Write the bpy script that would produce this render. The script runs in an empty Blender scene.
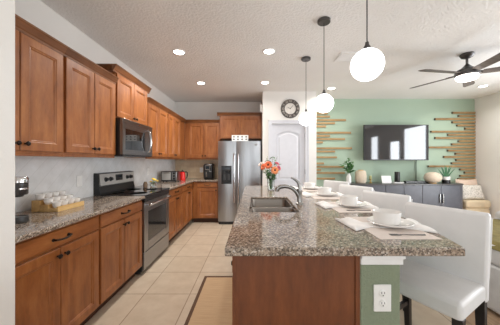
import bpy, bmesh, math, random
from mathutils import Vector, Matrix
random.seed(7)
S = bpy.context.scene
COL = S.collection
PI = math.pi

# ------------------------------------------------------------------ camera
FPX = 228.0                      # focal length in pixels of the 500 px wide frame
EYE = 1.32
cam_d = bpy.data.cameras.new('camera')
cam_d.sensor_fit = 'HORIZONTAL'; cam_d.sensor_width = 36.0
cam_d.lens = 36.0 * FPX / 500.0
cam_d.shift_x = -3.5 / 500.0
cam_d.shift_y = -1.5 / 500.0
cam_d.clip_start = 0.05
cam = bpy.data.objects.new('camera', cam_d); COL.objects.link(cam)
cam.location = (0, 0, EYE); cam.rotation_euler = (PI / 2, 0, 0)
S.camera = cam

# ------------------------------------------------------------------ world, daylight, exposure
W = bpy.data.worlds.new('daylight'); S.world = W; W.use_nodes = True
W.node_tree.nodes['Background'].inputs[0].default_value = (0.93, 0.97, 1.0, 1)
W.node_tree.nodes['Background'].inputs[1].default_value = 1.0

CEIL = 2.72
def area(name, loc, rot, sx, sy, power, color):
    l = bpy.data.lights.new(name, 'AREA'); l.shape = 'RECTANGLE'; l.size = sx; l.size_y = sy
    l.energy = power; l.color = color
    o = bpy.data.objects.new(name, l); COL.objects.link(o)
    o.location = loc; o.rotation_euler = rot
    return o
DAY = (0.90, 0.95, 1.0)
# fill lights added behind the camera in rear openings; daylight in right openings
REAR = [(-1.15, 0.25, 1.3, 2.2), (1.3, 1.25, 1.6, 2.1), (3.6, 1.25, 1.6, 2.1)]
area('window_light_rear_a', (-0.55, -3.42, 1.25), (PI/2, 0, 0), 1.9, 2.2, 15, DAY)
area('window_light_rear_b', (1.75, -3.42, 1.4), (PI/2, 0, 0), 1.5, 1.9, 10, DAY)
area('window_light_rear_c', (3.75, -3.42, 1.4), (PI/2, 0, 0), 1.5, 1.9, 22, DAY)
for nm, ya, yb_, za, zb, pw in (('a', 0.3, 0.75, 0.5, 2.3, 20), ('b', 1.62, 2.1, 0.5, 2.0, 20), ('c', 2.38, 3.3, 0.3, 2.36, 50)):
    area('window_light_right_' + nm, (4.95, (ya+yb_)/2, (za+zb)/2), (PI/2, 0, PI/2), yb_-ya, zb-za, pw, DAY)

vs = S.view_settings
vs.view_transform = 'Standard'; vs.look = 'None'; vs.gamma = 1.0; vs.use_curve_mapping = False
vs.exposure = 0.45
LAMP_W = 8.0
try:
    S.cycles.use_denoising = True
    S.cycles.max_bounces = 10; S.cycles.diffuse_bounces = 6; S.cycles.glossy_bounces = 4
    S.cycles.sample_clamp_indirect = 6.0
except Exception:
    pass

# ------------------------------------------------------------------ materials
def lin(c):
    return tuple(((v/255.0)/12.92 if v/255.0 <= 0.04045 else ((v/255.0+0.055)/1.055)**2.4) for v in c) + (1.0,)
class NT:
    def __init__(s, name):
        s.m = bpy.data.materials.new(name); s.m.use_nodes = True
        s.t = s.m.node_tree; s.n = s.t.nodes; s.b = s.n['Principled BSDF']
    def new(s, k, **kw):
        n = s.n.new(k)
        for a, v in kw.items():
            if a.startswith('i_'):
                key = a[2:]; n.inputs[int(key) if key.isdigit() else key].default_value = v
            else: setattr(n, a, v)
        return n
    def link(s, a, b): s.t.links.new(a, b)
    def obj(s, scale=(1,1,1), loc=(0,0,0), rot=(0,0,0), src='Object'):
        tc = s.new('ShaderNodeTexCoord'); mp = s.new('ShaderNodeMapping')
        mp.inputs['Scale'].default_value = scale; mp.inputs['Location'].default_value = loc; mp.inputs['Rotation'].default_value = rot
        s.link(tc.outputs[src], mp.inputs[0]); return mp.outputs[0]
    def noise(s, vec, scale, detail=3.0, rough=0.5):
        n = s.new('ShaderNodeTexNoise'); n.inputs['Scale'].default_value = scale
        n.inputs['Detail'].default_value = detail; n.inputs['Roughness'].default_value = rough
        s.link(vec, n.inputs['Vector']); return n
    def ramp(s, fac, stops, interp='LINEAR'):
        r = s.new('ShaderNodeValToRGB'); e = r.color_ramp.elements; r.color_ramp.interpolation = interp
        while len(e) < len(stops): e.new(0.5)
        for k, (p, c) in enumerate(stops):
            e[k].position = p; e[k].color = lin(c) if len(c) == 3 else c
        s.link(fac, r.inputs[0]); return r.outputs[0]
    def mix(s, fac, a, b, mode='MIX'):
        m = s.new('ShaderNodeMixRGB', blend_type=mode)
        for sock, v in zip(m.inputs, (fac, a, b)):
            if hasattr(v, 'is_linked'): s.link(v, sock)
            else: sock.default_value = v
        return m.outputs[0]
    def bump(s, h, strength, dist=0.01):
        b = s.new('ShaderNodeBump'); b.inputs['Strength'].default_value = strength; b.inputs['Distance'].default_value = dist
        s.link(h, b.inputs['Height']); s.link(b.outputs[0], s.b.inputs['Normal'])
    def set(s, rough=None, metal=None, color=None, spec=None, coat=None):
        if rough is not None: s.b.inputs['Roughness'].default_value = rough
        if metal is not None: s.b.inputs['Metallic'].default_value = metal
        if spec is not None: s.b.inputs['Specular IOR Level'].default_value = spec
        if coat is not None: s.b.inputs['Coat Weight'].default_value = coat; s.b.inputs['Coat Roughness'].default_value = 0.1
        if color is not None:
            if hasattr(color, 'is_linked'): s.link(color, s.b.inputs['Base Color'])
            else: s.b.inputs['Base Color'].default_value = color
        return s.m

def plain(name, rgb, rough=0.5, metal=0.0, var=0.06, scale=12.0, bump=0.0, bscale=200.0, spec=None, coat=None):
    t = NT(name); v = t.obj()
    n = t.noise(v, scale, 3)
    lo = tuple(max(0, c*(1-var)) for c in rgb); hi = tuple(min(255, c*(1+var)) for c in rgb)
    c = t.ramp(n.outputs[0], [(0.3, lo), (0.7, hi)])
    if bump:
        b = t.noise(v, bscale, 2); t.bump(b.outputs[0], bump, 0.004)
    return t.set(rough, metal, c, spec, coat)

def wood(name, dark, mid, light, axis='z', rough=0.38, coat=0.15):
    t = NT(name)
    sc = {'z': (7, 7, 1.6), 'x': (1.6, 7, 7), 'y': (7, 1.6, 7)}[axis]
    v = t.obj(sc)
    n1 = t.noise(v, 2.2, 5, 0.6); n2 = t.noise(v, 14, 3, 0.6)
    c1 = t.ramp(n1.outputs[0], [(0.28, dark), (0.5, mid), (0.72, light)])
    c2 = t.ramp(n2.outputs[0], [(0.3, (216, 208, 200)), (0.7, (255, 255, 255))])
    return t.set(rough, 0, t.mix(0.45, c1, c2, 'MULTIPLY'), coat=coat)

def granite():
    t = NT('speckled_granite'); v = t.obj()
    vo = t.new('ShaderNodeTexVoronoi'); vo.inputs['Scale'].default_value = 130; t.link(v, vo.inputs['Vector'])
    sep = t.new('ShaderNodeSeparateColor'); t.link(vo.outputs['Color'], sep.inputs[0])
    c1 = t.ramp(sep.outputs[0], [(0.0, (34, 32, 32)), (0.26, (96, 84, 76)), (0.44, (142, 126, 111)), (0.64, (170, 154, 138)), (0.88, (206, 197, 187))], 'CONSTANT')
    n = t.noise(v, 240, 3, 0.7)
    c2 = t.ramp(n.outputs[0], [(0.36, (54, 47, 44)), (0.5, (158, 140, 123)), (0.66, (212, 202, 190))])
    m = t.mix(0.30, c1, c2)
    n3 = t.noise(v, 5, 2)
    m2 = t.mix(t.ramp(n3.outputs[0], [(0.35, (0, 0, 0)), (0.7, (110, 110, 110))]), m, lin((162, 138, 114)))
    return t.set(0.09, 0, m2, spec=0.6)

def tiles():
    t = NT('beige_floor_tile')
    v = t.obj(loc=(0.63 - 0.45*8, -2.263 + 0.443*16, 0))
    br = t.new('ShaderNodeTexBrick', offset=0.0, squash=1.0)
    for k, val in (('Scale', 1.0), ('Mortar Size', 0.0045), ('Mortar Smooth', 0.1), ('Bias', 0.0), ('Brick Width', 0.45), ('Row Height', 0.443)):
        br.inputs[k].default_value = val
    br.inputs['Color1'].default_value = lin((197, 181, 160)); br.inputs['Color2'].default_value = lin((204, 189, 169)); br.inputs['Mortar'].default_value = lin((150, 130, 110))
    t.link(v, br.inputs['Vector'])
    n = t.noise(t.obj(), 7, 5, 0.6)
    c = t.mix(0.5, br.outputs['Color'], t.ramp(n.outputs[0], [(0.3, (218, 208, 198)), (0.7, (255, 255, 255))]), 'MULTIPLY')
    r = t.noise(t.obj(), 3, 2)
    inv = t.new('ShaderNodeMath', operation='SUBTRACT'); inv.inputs[0].default_value = 1.0; t.link(br.outputs['Fac'], inv.inputs[1])
    t.bump(inv.outputs[0], 0.3, 0.002)
    return t.set(0.32, 0, c, spec=0.4)

def planks():
    t = NT('light_wood_planks')
    v = t.obj(rot=(0, 0, PI/2))
    br = t.new('ShaderNodeTexBrick', offset=0.4)
    for k, val in (('Scale', 1.0), ('Mortar Size', 0.002), ('Brick Width', 1.1), ('Row Height', 0.16)): br.inputs[k].default_value = val
    br.inputs['Color1'].default_value = lin((196, 168, 140)); br.inputs['Color2'].default_value = lin((178, 148, 120)); br.inputs['Mortar'].default_value = lin((110, 88, 70))
    t.link(v, br.inputs['Vector'])
    n = t.noise(t.obj((14, 1.2, 1)), 3, 5)
    c = t.mix(0.6, br.outputs['Color'], t.ramp(n.outputs[0], [(0.3, (200, 190, 180)), (0.7, (255, 255, 255))]), 'MULTIPLY')
    return t.set(0.4, 0, c)

def wall_tile(name, a, b, mortar, rot, bw, rh, offset=0.5, extra=0.0):
    t = NT(name); v = t.obj(rot=rot)
    br = t.new('ShaderNodeTexBrick', offset=offset)
    for k, val in (('Scale', 1.0), ('Mortar Size', 0.002), ('Mortar Smooth', 0.3), ('Brick Width', bw), ('Row Height', rh)): br.inputs[k].default_value = val
    br.inputs['Color1'].default_value = lin(a); br.inputs['Color2'].default_value = lin(b); br.inputs['Mortar'].default_value = lin(mortar)
    t.link(v, br.inputs['Vector'])
    n = t.noise(t.obj(), 9, 4)
    c = t.mix(0.5, br.outputs['Color'], t.ramp(n.outputs[0], [(0.3, (222, 220, 216)), (0.7, (255, 255, 255))]), 'MULTIPLY')
    return t.set(0.25, 0, c, spec=0.5)

def textured(name, rgb, scale, strength, rough=0.75):
    t = NT(name); v = t.obj()
    n = t.noise(v, scale, 4, 0.6)
    h = t.ramp(n.outputs[0], [(0.42, (0, 0, 0)), (0.6, (255, 255, 255))])
    t.bump(h, strength, 0.006)
    n2 = t.noise(v, 1.5, 2)
    lo = tuple(c*0.975 for c in rgb)
    return t.set(rough, 0, t.ramp(n2.outputs[0], [(0.3, lo), (0.7, rgb)]), spec=0.2)

def steel(name, rgb, rough=0.22, axis='z', wav=0.05):
    t = NT(name)
    sc = {'z': (220, 220, 2), 'x': (2, 220, 220), 'y': (220, 2, 220)}[axis]
    n = t.noise(t.obj(sc), 1.0, 3)
    c = t.ramp(n.outputs[0], [(0.3, tuple(k*0.93 for k in rgb)), (0.7, rgb)])
    w = t.noise(t.obj((1.0, 1.0, 0.12) if axis == 'z' else (1, 1, 1)), 9.0, 1)
    t.bump(w.outputs[0], wav, 0.05)
    return t.set(rough, 1.0, c)

def emit(name, rgb, strength, rough=0.4):
    t = NT(name)
    n = t.noise(t.obj(), 3, 1)
    c = t.ramp(n.outputs[0], [(0.3, tuple(k*0.99 for k in rgb)), (0.7, rgb)])
    t.link(c, t.b.inputs['Emission Color']); t.b.inputs['Emission Strength'].default_value = strength
    return t.set(rough, 0, c)

def glass(name, rgb=(245, 250, 248), rough=0.02):
    t = NT(name)
    n = t.noise(t.obj(), 4, 1)
    c = t.ramp(n.outputs[0], [(0.3, tuple(k*0.99 for k in rgb)), (0.7, rgb)])
    t.b.inputs['Transmission Weight'].default_value = 1.0; t.b.inputs['IOR'].default_value = 1.45
    return t.set(rough, 0, c)

def floral():
    t = NT('printed_pillow_fabric'); v = t.obj()
    n = t.noise(v, 40, 4, 0.7)
    c = t.ramp(n.outputs[0], [(0.40, (232, 227, 219)), (0.52, (212, 207, 198)), (0.64, (164, 160, 150))])
    return t.set(0.9, 0, c)

def weave(name, rgb):
    t = NT(name); v = t.obj()
    w = t.new('ShaderNodeTexWave', bands_direction='Z'); w.inputs['Scale'].default_value = 28; w.inputs['Distortion'].default_value = 3; t.link(v, w.inputs['Vector'])
    c = t.ramp(w.outputs[0], [(0.2, tuple(k*0.80 for k in rgb)), (0.7, rgb)])
    t.bump(w.outputs[0], 0.4, 0.004)
    return t.set(0.85, 0, c)

def mat_weave():
    t = NT('woven_tan_mat'); v = t.obj()
    w = t.new('ShaderNodeTexWave', bands_direction='Y'); w.inputs['Scale'].default_value = 30; w.inputs['Distortion'].default_value = 1.5; t.link(v, w.inputs['Vector'])
    n = t.noise(t.obj((3, 60, 1)), 2, 3)
    c = t.ramp(w.outputs[0], [(0.2, (186, 156, 120)), (0.8, (205, 176, 140))])
    c = t.mix(0.5, c, t.ramp(n.outputs[0], [(0.3, (215, 205, 195)), (0.7, (255, 255, 255))]), 'MULTIPLY')
    return t.set(0.85, 0, c)

M = {}
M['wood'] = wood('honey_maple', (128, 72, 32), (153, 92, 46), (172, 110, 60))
M['wood_x'] = wood('honey_maple_across', (128, 72, 32), (153, 92, 46), (172, 110, 60), 'x')
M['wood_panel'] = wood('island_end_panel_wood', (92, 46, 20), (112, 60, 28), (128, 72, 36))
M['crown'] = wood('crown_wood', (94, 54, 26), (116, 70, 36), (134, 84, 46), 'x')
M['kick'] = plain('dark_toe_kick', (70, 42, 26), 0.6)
M['granite'] = granite()
M['tile'] = tiles(); M['plank'] = planks()
M['ceiling'] = textured('knockdown_ceiling', (240, 239, 237), 42, 0.55)
M['wall'] = textured('off_white_wall_paint', (235, 233, 229), 120, 0.12)
M['green'] = textured('sage_green_paint', (168, 187, 168), 110, 0.15)
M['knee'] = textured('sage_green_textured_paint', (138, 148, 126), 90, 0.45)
M['white'] = plain('white_trim_paint', (232, 232, 232), 0.4, var=0.015)
M['door_paint'] = plain('cool_white_door_paint', (212, 214, 221), 0.4, var=0.012)
M['plastic_white'] = plain('white_plastic', (236, 236, 234), 0.35, var=0.01)
M['splash_left'] = wall_tile('pale_grey_wall_tile', (230, 232, 233), (236, 237, 238), (218, 219, 220), (PI/4, 0, 0), 0.1, 0.1)  # bluish window light on the left wall put into the tile colour
M['splash_back'] = wall_tile('tan_wall_tile', (228, 202, 168), (236, 213, 182), (210, 184, 152), (PI/2, 0, 0), 0.15, 0.075)
M['bronze'] = plain('oil_rubbed_bronze', (44, 36, 32), 0.35, 0.8)
M['steel'] = steel('stainless_steel', (170, 171, 173), 0.28)
M['steel_h'] = steel('stainless_steel_brushed_along', (166, 167, 170), 0.32, 'y')
M['satin'] = plain('satin_silver_face', (186, 184, 180), 0.4, 0.35, var=0.02)
M['steel_dark'] = steel('slate_steel', (132, 130, 128), 0.28, 'y')
M['chrome'] = plain('polished_chrome', (214, 214, 216), 0.08, 1.0, var=0.01)
M['nickel'] = steel('brushed_nickel', (158, 156, 153), 0.24)
M['sink'] = steel('sink_steel', (140, 132, 124), 0.36, 'x', 0.02)
M['black'] = plain('black_plastic', (24, 24, 25), 0.35, var=0.1)
M['blackgloss'] = plain('black_glass', (14, 14, 15), 0.04, var=0.05, spec=0.7)
M['ovenglass'] = plain('dark_oven_glass', (40, 40, 42), 0.08, var=0.05, spec=0.8)
M['screen'] = plain('television_glass', (30, 30, 33), 0.05, var=0.05, spec=1.0)
M['darkgrey'] = plain('dark_grey_steel', (74, 74, 74), 0.35, 0.6)
M['console'] = plain('charcoal_lacquer', (82, 84, 92), 0.35, var=0.05)
M['console_top'] = plain('charcoal_top', (72, 70, 70), 0.3)
M['leather'] = plain('white_leatherette', (226, 226, 226), 0.42, var=0.012, bump=0.05, bscale=300)
M['leg'] = plain('espresso_leg', (38, 32, 31), 0.35)
M['ceramic'] = plain('white_ceramic', (238, 236, 233), 0.15, var=0.008)
M['napkin'] = plain('white_linen', (248, 246, 244), 0.9, var=0.02, bump=0.15, bscale=500)
M['placemat'] = plain('blush_placemat', (222, 211, 203), 0.8, var=0.02, bump=0.1, bscale=400)
M['globe'] = emit('lit_opal_glass', (252, 253, 255), 4.5)
M['lamp'] = emit('lit_lamp_lens', (255, 250, 240), 9.0)
M['fanlamp'] = emit('lit_fan_lens', (255, 248, 240), 4.0)
M['fanmetal'] = plain('gunmetal', (92, 90, 90), 0.3, 0.8)
M['blade'] = wood('weathered_blade_wood', (84, 76, 72), (104, 96, 90), (122, 114, 108), 'x', 0.5, 0)
M['slat'] = wood('pine_slat', (124, 94, 56), (160, 128, 84), (184, 154, 108), 'x', 0.6, 0)
M['slat_end'] = plain('dark_slat_end', (78, 60, 42), 0.7)
M['clock_ring'] = plain('dark_bronze_clock', (84, 78, 74), 0.5)
M['clock_face'] = plain('cream_clock_face', (222, 217, 210), 0.6)
M['clock_num'] = plain('aged_cream', (186, 180, 172), 0.6)
M['mat'] = mat_weave(); M['mat_edge'] = plain('brown_binding', (88, 60, 40), 0.8)
M['glass'] = glass('clear_glass')
M['leaf'] = plain('green_leaf', (70, 116, 62), 0.5, var=0.35, scale=40)
M['leaf_dark'] = plain('dark_green_leaf', (34, 92, 52), 0.4, var=0.35, scale=30)
M['leaf_pale'] = plain('pale_green_leaf', (126, 146, 104), 0.6, var=0.25, scale=40)
M['coral'] = plain('coral_petal', (238, 116, 70), 0.6, var=0.1, scale=60)
M['orange'] = plain('orange_petal', (242, 146, 92), 0.6, var=0.1, scale=60)
M['pinkp'] = plain('pink_petal', (206, 92, 110), 0.6, var=0.1, scale=60)
M['whitep'] = plain('white_petal', (240, 224, 212), 0.6, var=0.06, scale=60)
M['yellowp'] = plain('yellow_petal', (236, 196, 64), 0.6, var=0.1, scale=60)
M['floretdark'] = plain('dark_flower_centre', (72, 36, 24), 0.8)
M['oak'] = wood('pale_oak', (190, 148, 88), (210, 170, 108), (224, 188, 128), 'y', 0.5, 0)
M['rattan'] = weave('woven_rattan', (230, 214, 192))
M['sofa'] = plain('light_grey_linen', (204, 203, 202), 0.9, var=0.03, bump=0.2, bscale=250)
M['throw'] = plain('olive_knit', (122, 110, 62), 0.95, var=0.12, bump=0.4, bscale=90)
M['tan'] = plain('tan_upholstery', (212, 194, 164), 0.85, var=0.04, bump=0.15, bscale=260)
M['blush'] = plain('blush_fabric', (222, 198, 180), 0.9, var=0.03)
M['floral'] = floral()
M['red'] = plain('red_enamel', (205, 28, 24), 0.18, var=0.05)
M['brass'] = plain('aged_brass', (176, 150, 96), 0.3, 0.7)
M['paper'] = plain('white_card', (236, 234, 232), 0.7, var=0.01)
M['bluelcd'] = plain('dark_display', (40, 46, 52), 0.1)

# ------------------------------------------------------------------ mesh builder
class MB:
    def __init__(s): s.v = []; s.f = []
    def add(s, vs, fs):
        k = len(s.v); s.v += [tuple(p) for p in vs]; s.f += [tuple(i + k for i in f) for f in fs]; return s
    def box(s, x0, x1, y0, y1, z0, z1):
        x0, x1 = sorted((x0, x1)); y0, y1 = sorted((y0, y1)); z0, z1 = sorted((z0, z1))
        return s.add([(x0,y0,z0),(x1,y0,z0),(x1,y1,z0),(x0,y1,z0),(x0,y0,z1),(x1,y0,z1),(x1,y1,z1),(x0,y1,z1)],
                     [(0,3,2,1),(4,5,6,7),(0,1,5,4),(1,2,6,5),(2,3,7,6),(3,0,4,7)])
    def ngon(s, pts, z0, z1):                       # vertical prism of a polygon in the floor plane (counter-clockwise)
        n = len(pts)
        return s.add([(x,y,z0) for x,y in pts] + [(x,y,z1) for x,y in pts],
                     [tuple(range(n-1,-1,-1)), tuple(range(n,2*n))] + [(i,(i+1)%n,n+(i+1)%n,n+i) for i in range(n)])
    def extr(s, prof, a, b, axis='x'):              # profile of (u, z) swept along an axis from a to b; u is y for axis x, x for axis y
        n = len(prof)
        mk = (lambda t: [(t,u,z) for u,z in prof]) if axis == 'x' else (lambda t: [(u,t,z) for u,z in prof])
        return s.add(mk(a) + mk(b), [tuple(range(n)), tuple(range(2*n-1,n-1,-1))] + [(i,n+i,n+(i+1)%n,(i+1)%n) for i in range(n)])
    def lathe(s, prof, c=(0,0,0), n=24, axis=(0,0,1)):   # profile of (r, h)
        q = Vector((0,0,1)).rotation_difference(Vector(axis).normalized()); c = Vector(c)
        vs, fs = [], []
        for r, h in prof:
            for k in range(n):
                a = 2*PI*k/n; vs.append(c + q @ Vector((r*math.cos(a), r*math.sin(a), h)))
        m = len(prof)
        for i in range(m-1):
            for k in range(n):
                k2 = (k+1) % n; fs.append((i*n+k, i*n+k2, (i+1)*n+k2, (i+1)*n+k))
        if prof[0][0] > 1e-6: fs.append(tuple(range(n-1,-1,-1)))
        if prof[-1][0] > 1e-6: fs.append(tuple((m-1)*n+k for k in range(n)))
        return s.add(vs, fs)
    def cyl(s, p0, p1, r0, r1=None, n=16):
        p0 = Vector(p0); d = Vector(p1) - p0; r1 = r0 if r1 is None else r1
        return s.lathe([(r0, 0), (r1, d.length)], p0, n, d)
    def tube(s, pts, r, n=10):
        pts = [Vector(p) for p in pts]; rs = r if isinstance(r, (list, tuple)) else [r]*len(pts)
        vs, fs = [], []; up = None
        for i, p in enumerate(pts):
            d = (pts[min(i+1,len(pts)-1)] - pts[max(i-1,0)]).normalized()
            if up is None:
                up = Vector((0,0,1)) if abs(d.z) < 0.9 else Vector((1,0,0))
            a = d.cross(up).normalized(); b = a.cross(d).normalized(); up = b
            for k in range(n):
                t = 2*PI*k/n; vs.append(p + rs[i]*(math.cos(t)*a + math.sin(t)*b))
        for i in range(len(pts)-1):
            for k in range(n): fs.append((i*n+k, i*n+(k+1)%n, (i+1)*n+(k+1)%n, (i+1)*n+k))
        fs.append(tuple(range(n-1,-1,-1))); fs.append(tuple((len(pts)-1)*n+k for k in range(n)))
        return s.add(vs, fs)
    def sphere(s, c, r, n=24, m=14, sx=1, sy=1, sz=1):
        prof = [(max(1e-7, r*math.sin(PI*i/m)), -r*math.cos(PI*i/m)) for i in range(m+1)]
        k = len(s.v); s.lathe(prof, (0,0,0), n)
        s.v[k:] = [(c[0]+x*sx, c[1]+y*sy, c[2]+z*sz) for x,y,z in s.v[k:]]; return s
    def pillow(s, w, h, t, mtx, n=14, pw=0.5):
        vs, fs = [], []
        for side in (1, -1):
            for i in range(n+1):
                for j in range(n+1):
                    u = 2*i/n-1; v = 2*j/n-1
                    e = max(0.0, (1-u**4)*(1-v**4))**pw
                    pin = 1 - 0.06*(1-abs(u))*abs(v)**3; pin2 = 1 - 0.06*(1-abs(v))*abs(u)**3
                    vs.append(mtx @ Vector((u*w/2*pin2, side*t/2*e, v*h/2*pin)))
        N = (n+1)**2
        for i in range(n):
            for j in range(n):
                a = i*(n+1)+j; q = (a, a+1, a+n+2, a+n+1)
                fs.append(q); fs.append(tuple(N+x for x in reversed(q)))
        return s.add(vs, fs)
    def xf(s, m):
        s.v = [tuple(m @ Vector(p)) for p in s.v]; return s
    def build(s, name, m, parent=None, at=None, bevel=0.0, seg=2, smooth=True, angle=35, subsurf=0, weld=False):
        o0 = Vector((0,0,0))
        if parent is not None:
            o0 = Vector(parent.get('_o', (0,0,0)))
        elif at is not None: o0 = Vector(at)
        me = bpy.data.meshes.new(name)
        me.from_pydata([tuple(Vector(p) - o0) for p in s.v], [], s.f)
        if weld:
            bm = bmesh.new(); bm.from_mesh(me); bmesh.ops.remove_doubles(bm, verts=bm.verts, dist=1e-5); bm.to_mesh(me); bm.free()
        bm = bmesh.new(); bm.from_mesh(me); bmesh.ops.recalc_face_normals(bm, faces=bm.faces); bm.to_mesh(me); bm.free()
        me.materials.append(m)
        if smooth:
            me.polygons.foreach_set('use_smooth', [True]*len(me.polygons))
            me.set_sharp_from_angle(angle=math.radians(angle))
        o = bpy.data.objects.new(name, me); COL.objects.link(o)
        if parent is not None:
            o.parent = parent; o['_o'] = tuple(o0)
        elif at is not None:
            o.location = o0; o['_o'] = tuple(o0)
        if bevel:
            b = o.modifiers.new('bevel', 'BEVEL'); b.width = bevel; b.segments = seg; b.limit_method = 'ANGLE'; b.angle_limit = math.radians(40)
        if subsurf:
            q = o.modifiers.new('subsurf', 'SUBSURF'); q.levels = subsurf; q.render_levels = subsurf
        return o

def tag(o, label, cat, group=None, kind=None):
    o['label'] = label; o['category'] = cat
    if group: o['group'] = group
    if kind: o['kind'] = kind
    return o
def thing(name, label, cat, loc, rz=0.0, group=None, local=False):
    o = bpy.data.objects.new(name, None); COL.objects.link(o)
    o.location = loc; o.rotation_euler = (0, 0, rz)
    o['_o'] = (0.0, 0.0, 0.0) if local else tuple(loc)
    o.empty_display_size = 0.1
    return tag(o, label, cat, group)
def struct(name, mb, m, **kw):
    o = mb.build(name, m, **kw); o['kind'] = 'structure'; return o
def dup(root, loc, label, rz=None):
    r = root.copy(); COL.objects.link(r); r.location = loc; r['label'] = label
    if rz is not None: r.rotation_euler = (0, 0, rz)
    for ch in list(root.children):
        c = ch.copy(); COL.objects.link(c); c.parent = r
        for g in list(ch.children):
            d = g.copy(); COL.objects.link(d); d.parent = c
    return r

# ------------------------------------------------------------------ room shell
XL, XR, YB, YG, YR = -1.86, 4.99, 5.41, 5.148, -3.5
XSPLIT = 1.72
struct('floor', MB().box(XL, XSPLIT, YR, YB, -0.06, 0.0), M['tile'], smooth=False)
struct('floor_living', MB().box(XSPLIT, XR, YR, YG, -0.06, 0.0), M['plank'], smooth=False)
struct('ceiling', MB().box(XL-0.15, XR+0.15, YR-0.15, YB+0.15, CEIL, CEIL+0.1), M['ceiling'], smooth=False)
struct('wall_left', MB().box(XL-0.12, XL, YR, YB, 0, CEIL), M['wall'], smooth=False)
struct('wall_far', MB().box(XL-0.12, 0.24, YB, YB+0.12, 0, CEIL), M['wall'], smooth=False)
struct('wall_entry', MB().box(XL, -1.173, 0.97, 1.125, 0, CEIL), M['wall'], bevel=0.006, smooth=False)
# pantry closet: its front wall with the door opening, its side and its right return
PY = 4.593; PX0, PX1 = 0.185, 1.269
w = MB(); w.box(PX0, 0.365, PY, PY+0.1, 0, CEIL).box(1.045, PX1, PY, PY+0.1, 0, CEIL).box(0.365, 1.045, PY, PY+0.1, 2.07, CEIL)
w.box(PX0, PX0+0.09, PY+0.1, YB, 0, CEIL).box(PX1-0.09, PX1, PY+0.1, YG+0.02, 0, CEIL)
struct('wall_pantry', w, M['wall'], smooth=False)
struct('wall_accent', MB().box(PX1-0.09, XR+0.1, YG, YG+0.12, 0, CEIL), M['green'], smooth=False)
w = MB(); RW = [(0.3, 0.75, 0.5, 2.3), (1.62, 2.1, 0.5, 2.0), (2.38, 3.3, 0.3, 2.36)]
ya = YR
for (wa, wb, wz0, wz1) in RW:
    w.box(XR, XR+0.12, ya, wa, 0, CEIL).box(XR, XR+0.12, wa, wb, 0, wz0).box(XR, XR+0.12, wa, wb, wz1, CEIL); ya = wb
w.box(XR, XR+0.12, ya, YG, 0, CEIL)
struct('wall_right', w, M['wall'], smooth=False)
w = MB(); w.box(XL, -1.55, YR-0.12, YR, 0, CEIL).box(0.45, 0.95, YR-0.12, YR, 0, CEIL).box(2.55, 2.95, YR-0.12, YR, 0, CEIL).box(4.55, XR, YR-0.12, YR, 0, CEIL)
w.box(-1.55, 0.45, YR-0.12, YR, 2.38, CEIL).box(0.95, 4.55, YR-0.12, YR, 2.38, CEIL).box(0.95, 2.55, YR-0.12, YR, 0, 0.42).box(2.95, 4.55, YR-0.12, YR, 0, 0.42)
struct('wall_rear', w, M['wall'], smooth=False)
def window(n, x0, x1, z0, z1, y, cross):
    f = MB(); t = 0.06
    f.box(x0, x0+t, y-0.05, y+0.03, z0, z1).box(x1-t, x1, y-0.05, y+0.03, z0, z1).box(x0+t, x1-t, y-0.05, y+0.03, z1-t, z1).box(x0+t, x1-t, y-0.05, y+0.03, z0, z0+t)
    for c in cross: f.box(c-0.03, c+0.03, y-0.04, y+0.02, z0+t, z1-t)
    struct('window_%d' % n, f, M['white'], smooth=False)
window(1, -1.55, 0.45, 0.0, 2.38, YR, (-0.55,)); window(2, 0.95, 2.55, 0.42, 2.38, YR, ()); window(3, 2.95, 4.55, 0.42, 2.38, YR, ())
struct('baseboard_right', MB().box(XR-0.015, XR, YR, YG, 0, 0.12), M['white'], smooth=False)
struct('baseboard_accent', MB().box(PX1, XR-0.015, YG-0.015, YG, 0, 0.12), M['white'], smooth=False)
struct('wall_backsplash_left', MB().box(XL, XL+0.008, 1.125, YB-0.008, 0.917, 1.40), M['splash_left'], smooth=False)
struct('wall_backsplash_far', MB().box(XL, -0.74, YB-0.008, YB, 0.917, 1.40), M['splash_back'], smooth=False)

# pantry door with casing
dr = MB()
def rect_loops(mb, x0, x1, z0, z1, loops, flip=False):
    """nested rectangles in the x-z plane: loops = (inset, y); last one is filled"""
    k = len(mb.v)
    for ins, y in loops:
        mb.v += [(x0+ins,y,z0+ins),(x1-ins,y,z0+ins),(x1-ins,y,z1-ins),(x0+ins,y,z1-ins)]
    n = len(loops)
    mb.f.append((k+3,k+2,k+1,k))
    for i in range(n-1):
        for j in range(4):
            mb.f.append((k+i*4+j, k+i*4+(j+1)%4, k+i*4+4+(j+1)%4, k+i*4+4+j))
    e = k+(n-1)*4; mb.f.append((e,e+1,e+2,e+3))
d = thing('door_1', 'white pantry door', 'door', (0.705, PY+0.02, 0)); d['kind'] = 'structure'
for kx in ('label', 'category'): del d[kx]
dr.box(0.368, 1.042, PY+0.035, PY+0.06, 0.01, 2.066)
def panel_arch(mb, x0, x1, z0, z1, arch, yf, yr, st):
    # raised moulding ring around an arched panel
    def outl(ins, y):
        pts = [(x0+ins, y, z0+ins), (x1-ins, y, z0+ins)]
        for i in range(9):
            u = i/8; x = x1-ins - u*(x1-x0-2*ins)
            pts.append((x, y, z1-ins - arch*(2*u-1)**2))
        return pts
    loops = [outl(0, yf), outl(0.012, yr), outl(0.03, yr), outl(0.045, yf-0.002)]
    n = len(loops[0]); k = len(mb.v)
    for l in loops: mb.v += l
    for i in range(3):
        for j in range(n):
            mb.f.append((k+i*n+j, k+i*n+(j+1)%n, k+(i+1)*n+(j+1)%n, k+(i+1)*n+j))
    mb.f.append(tuple(k+3*n+j for j in range(n)))
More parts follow.
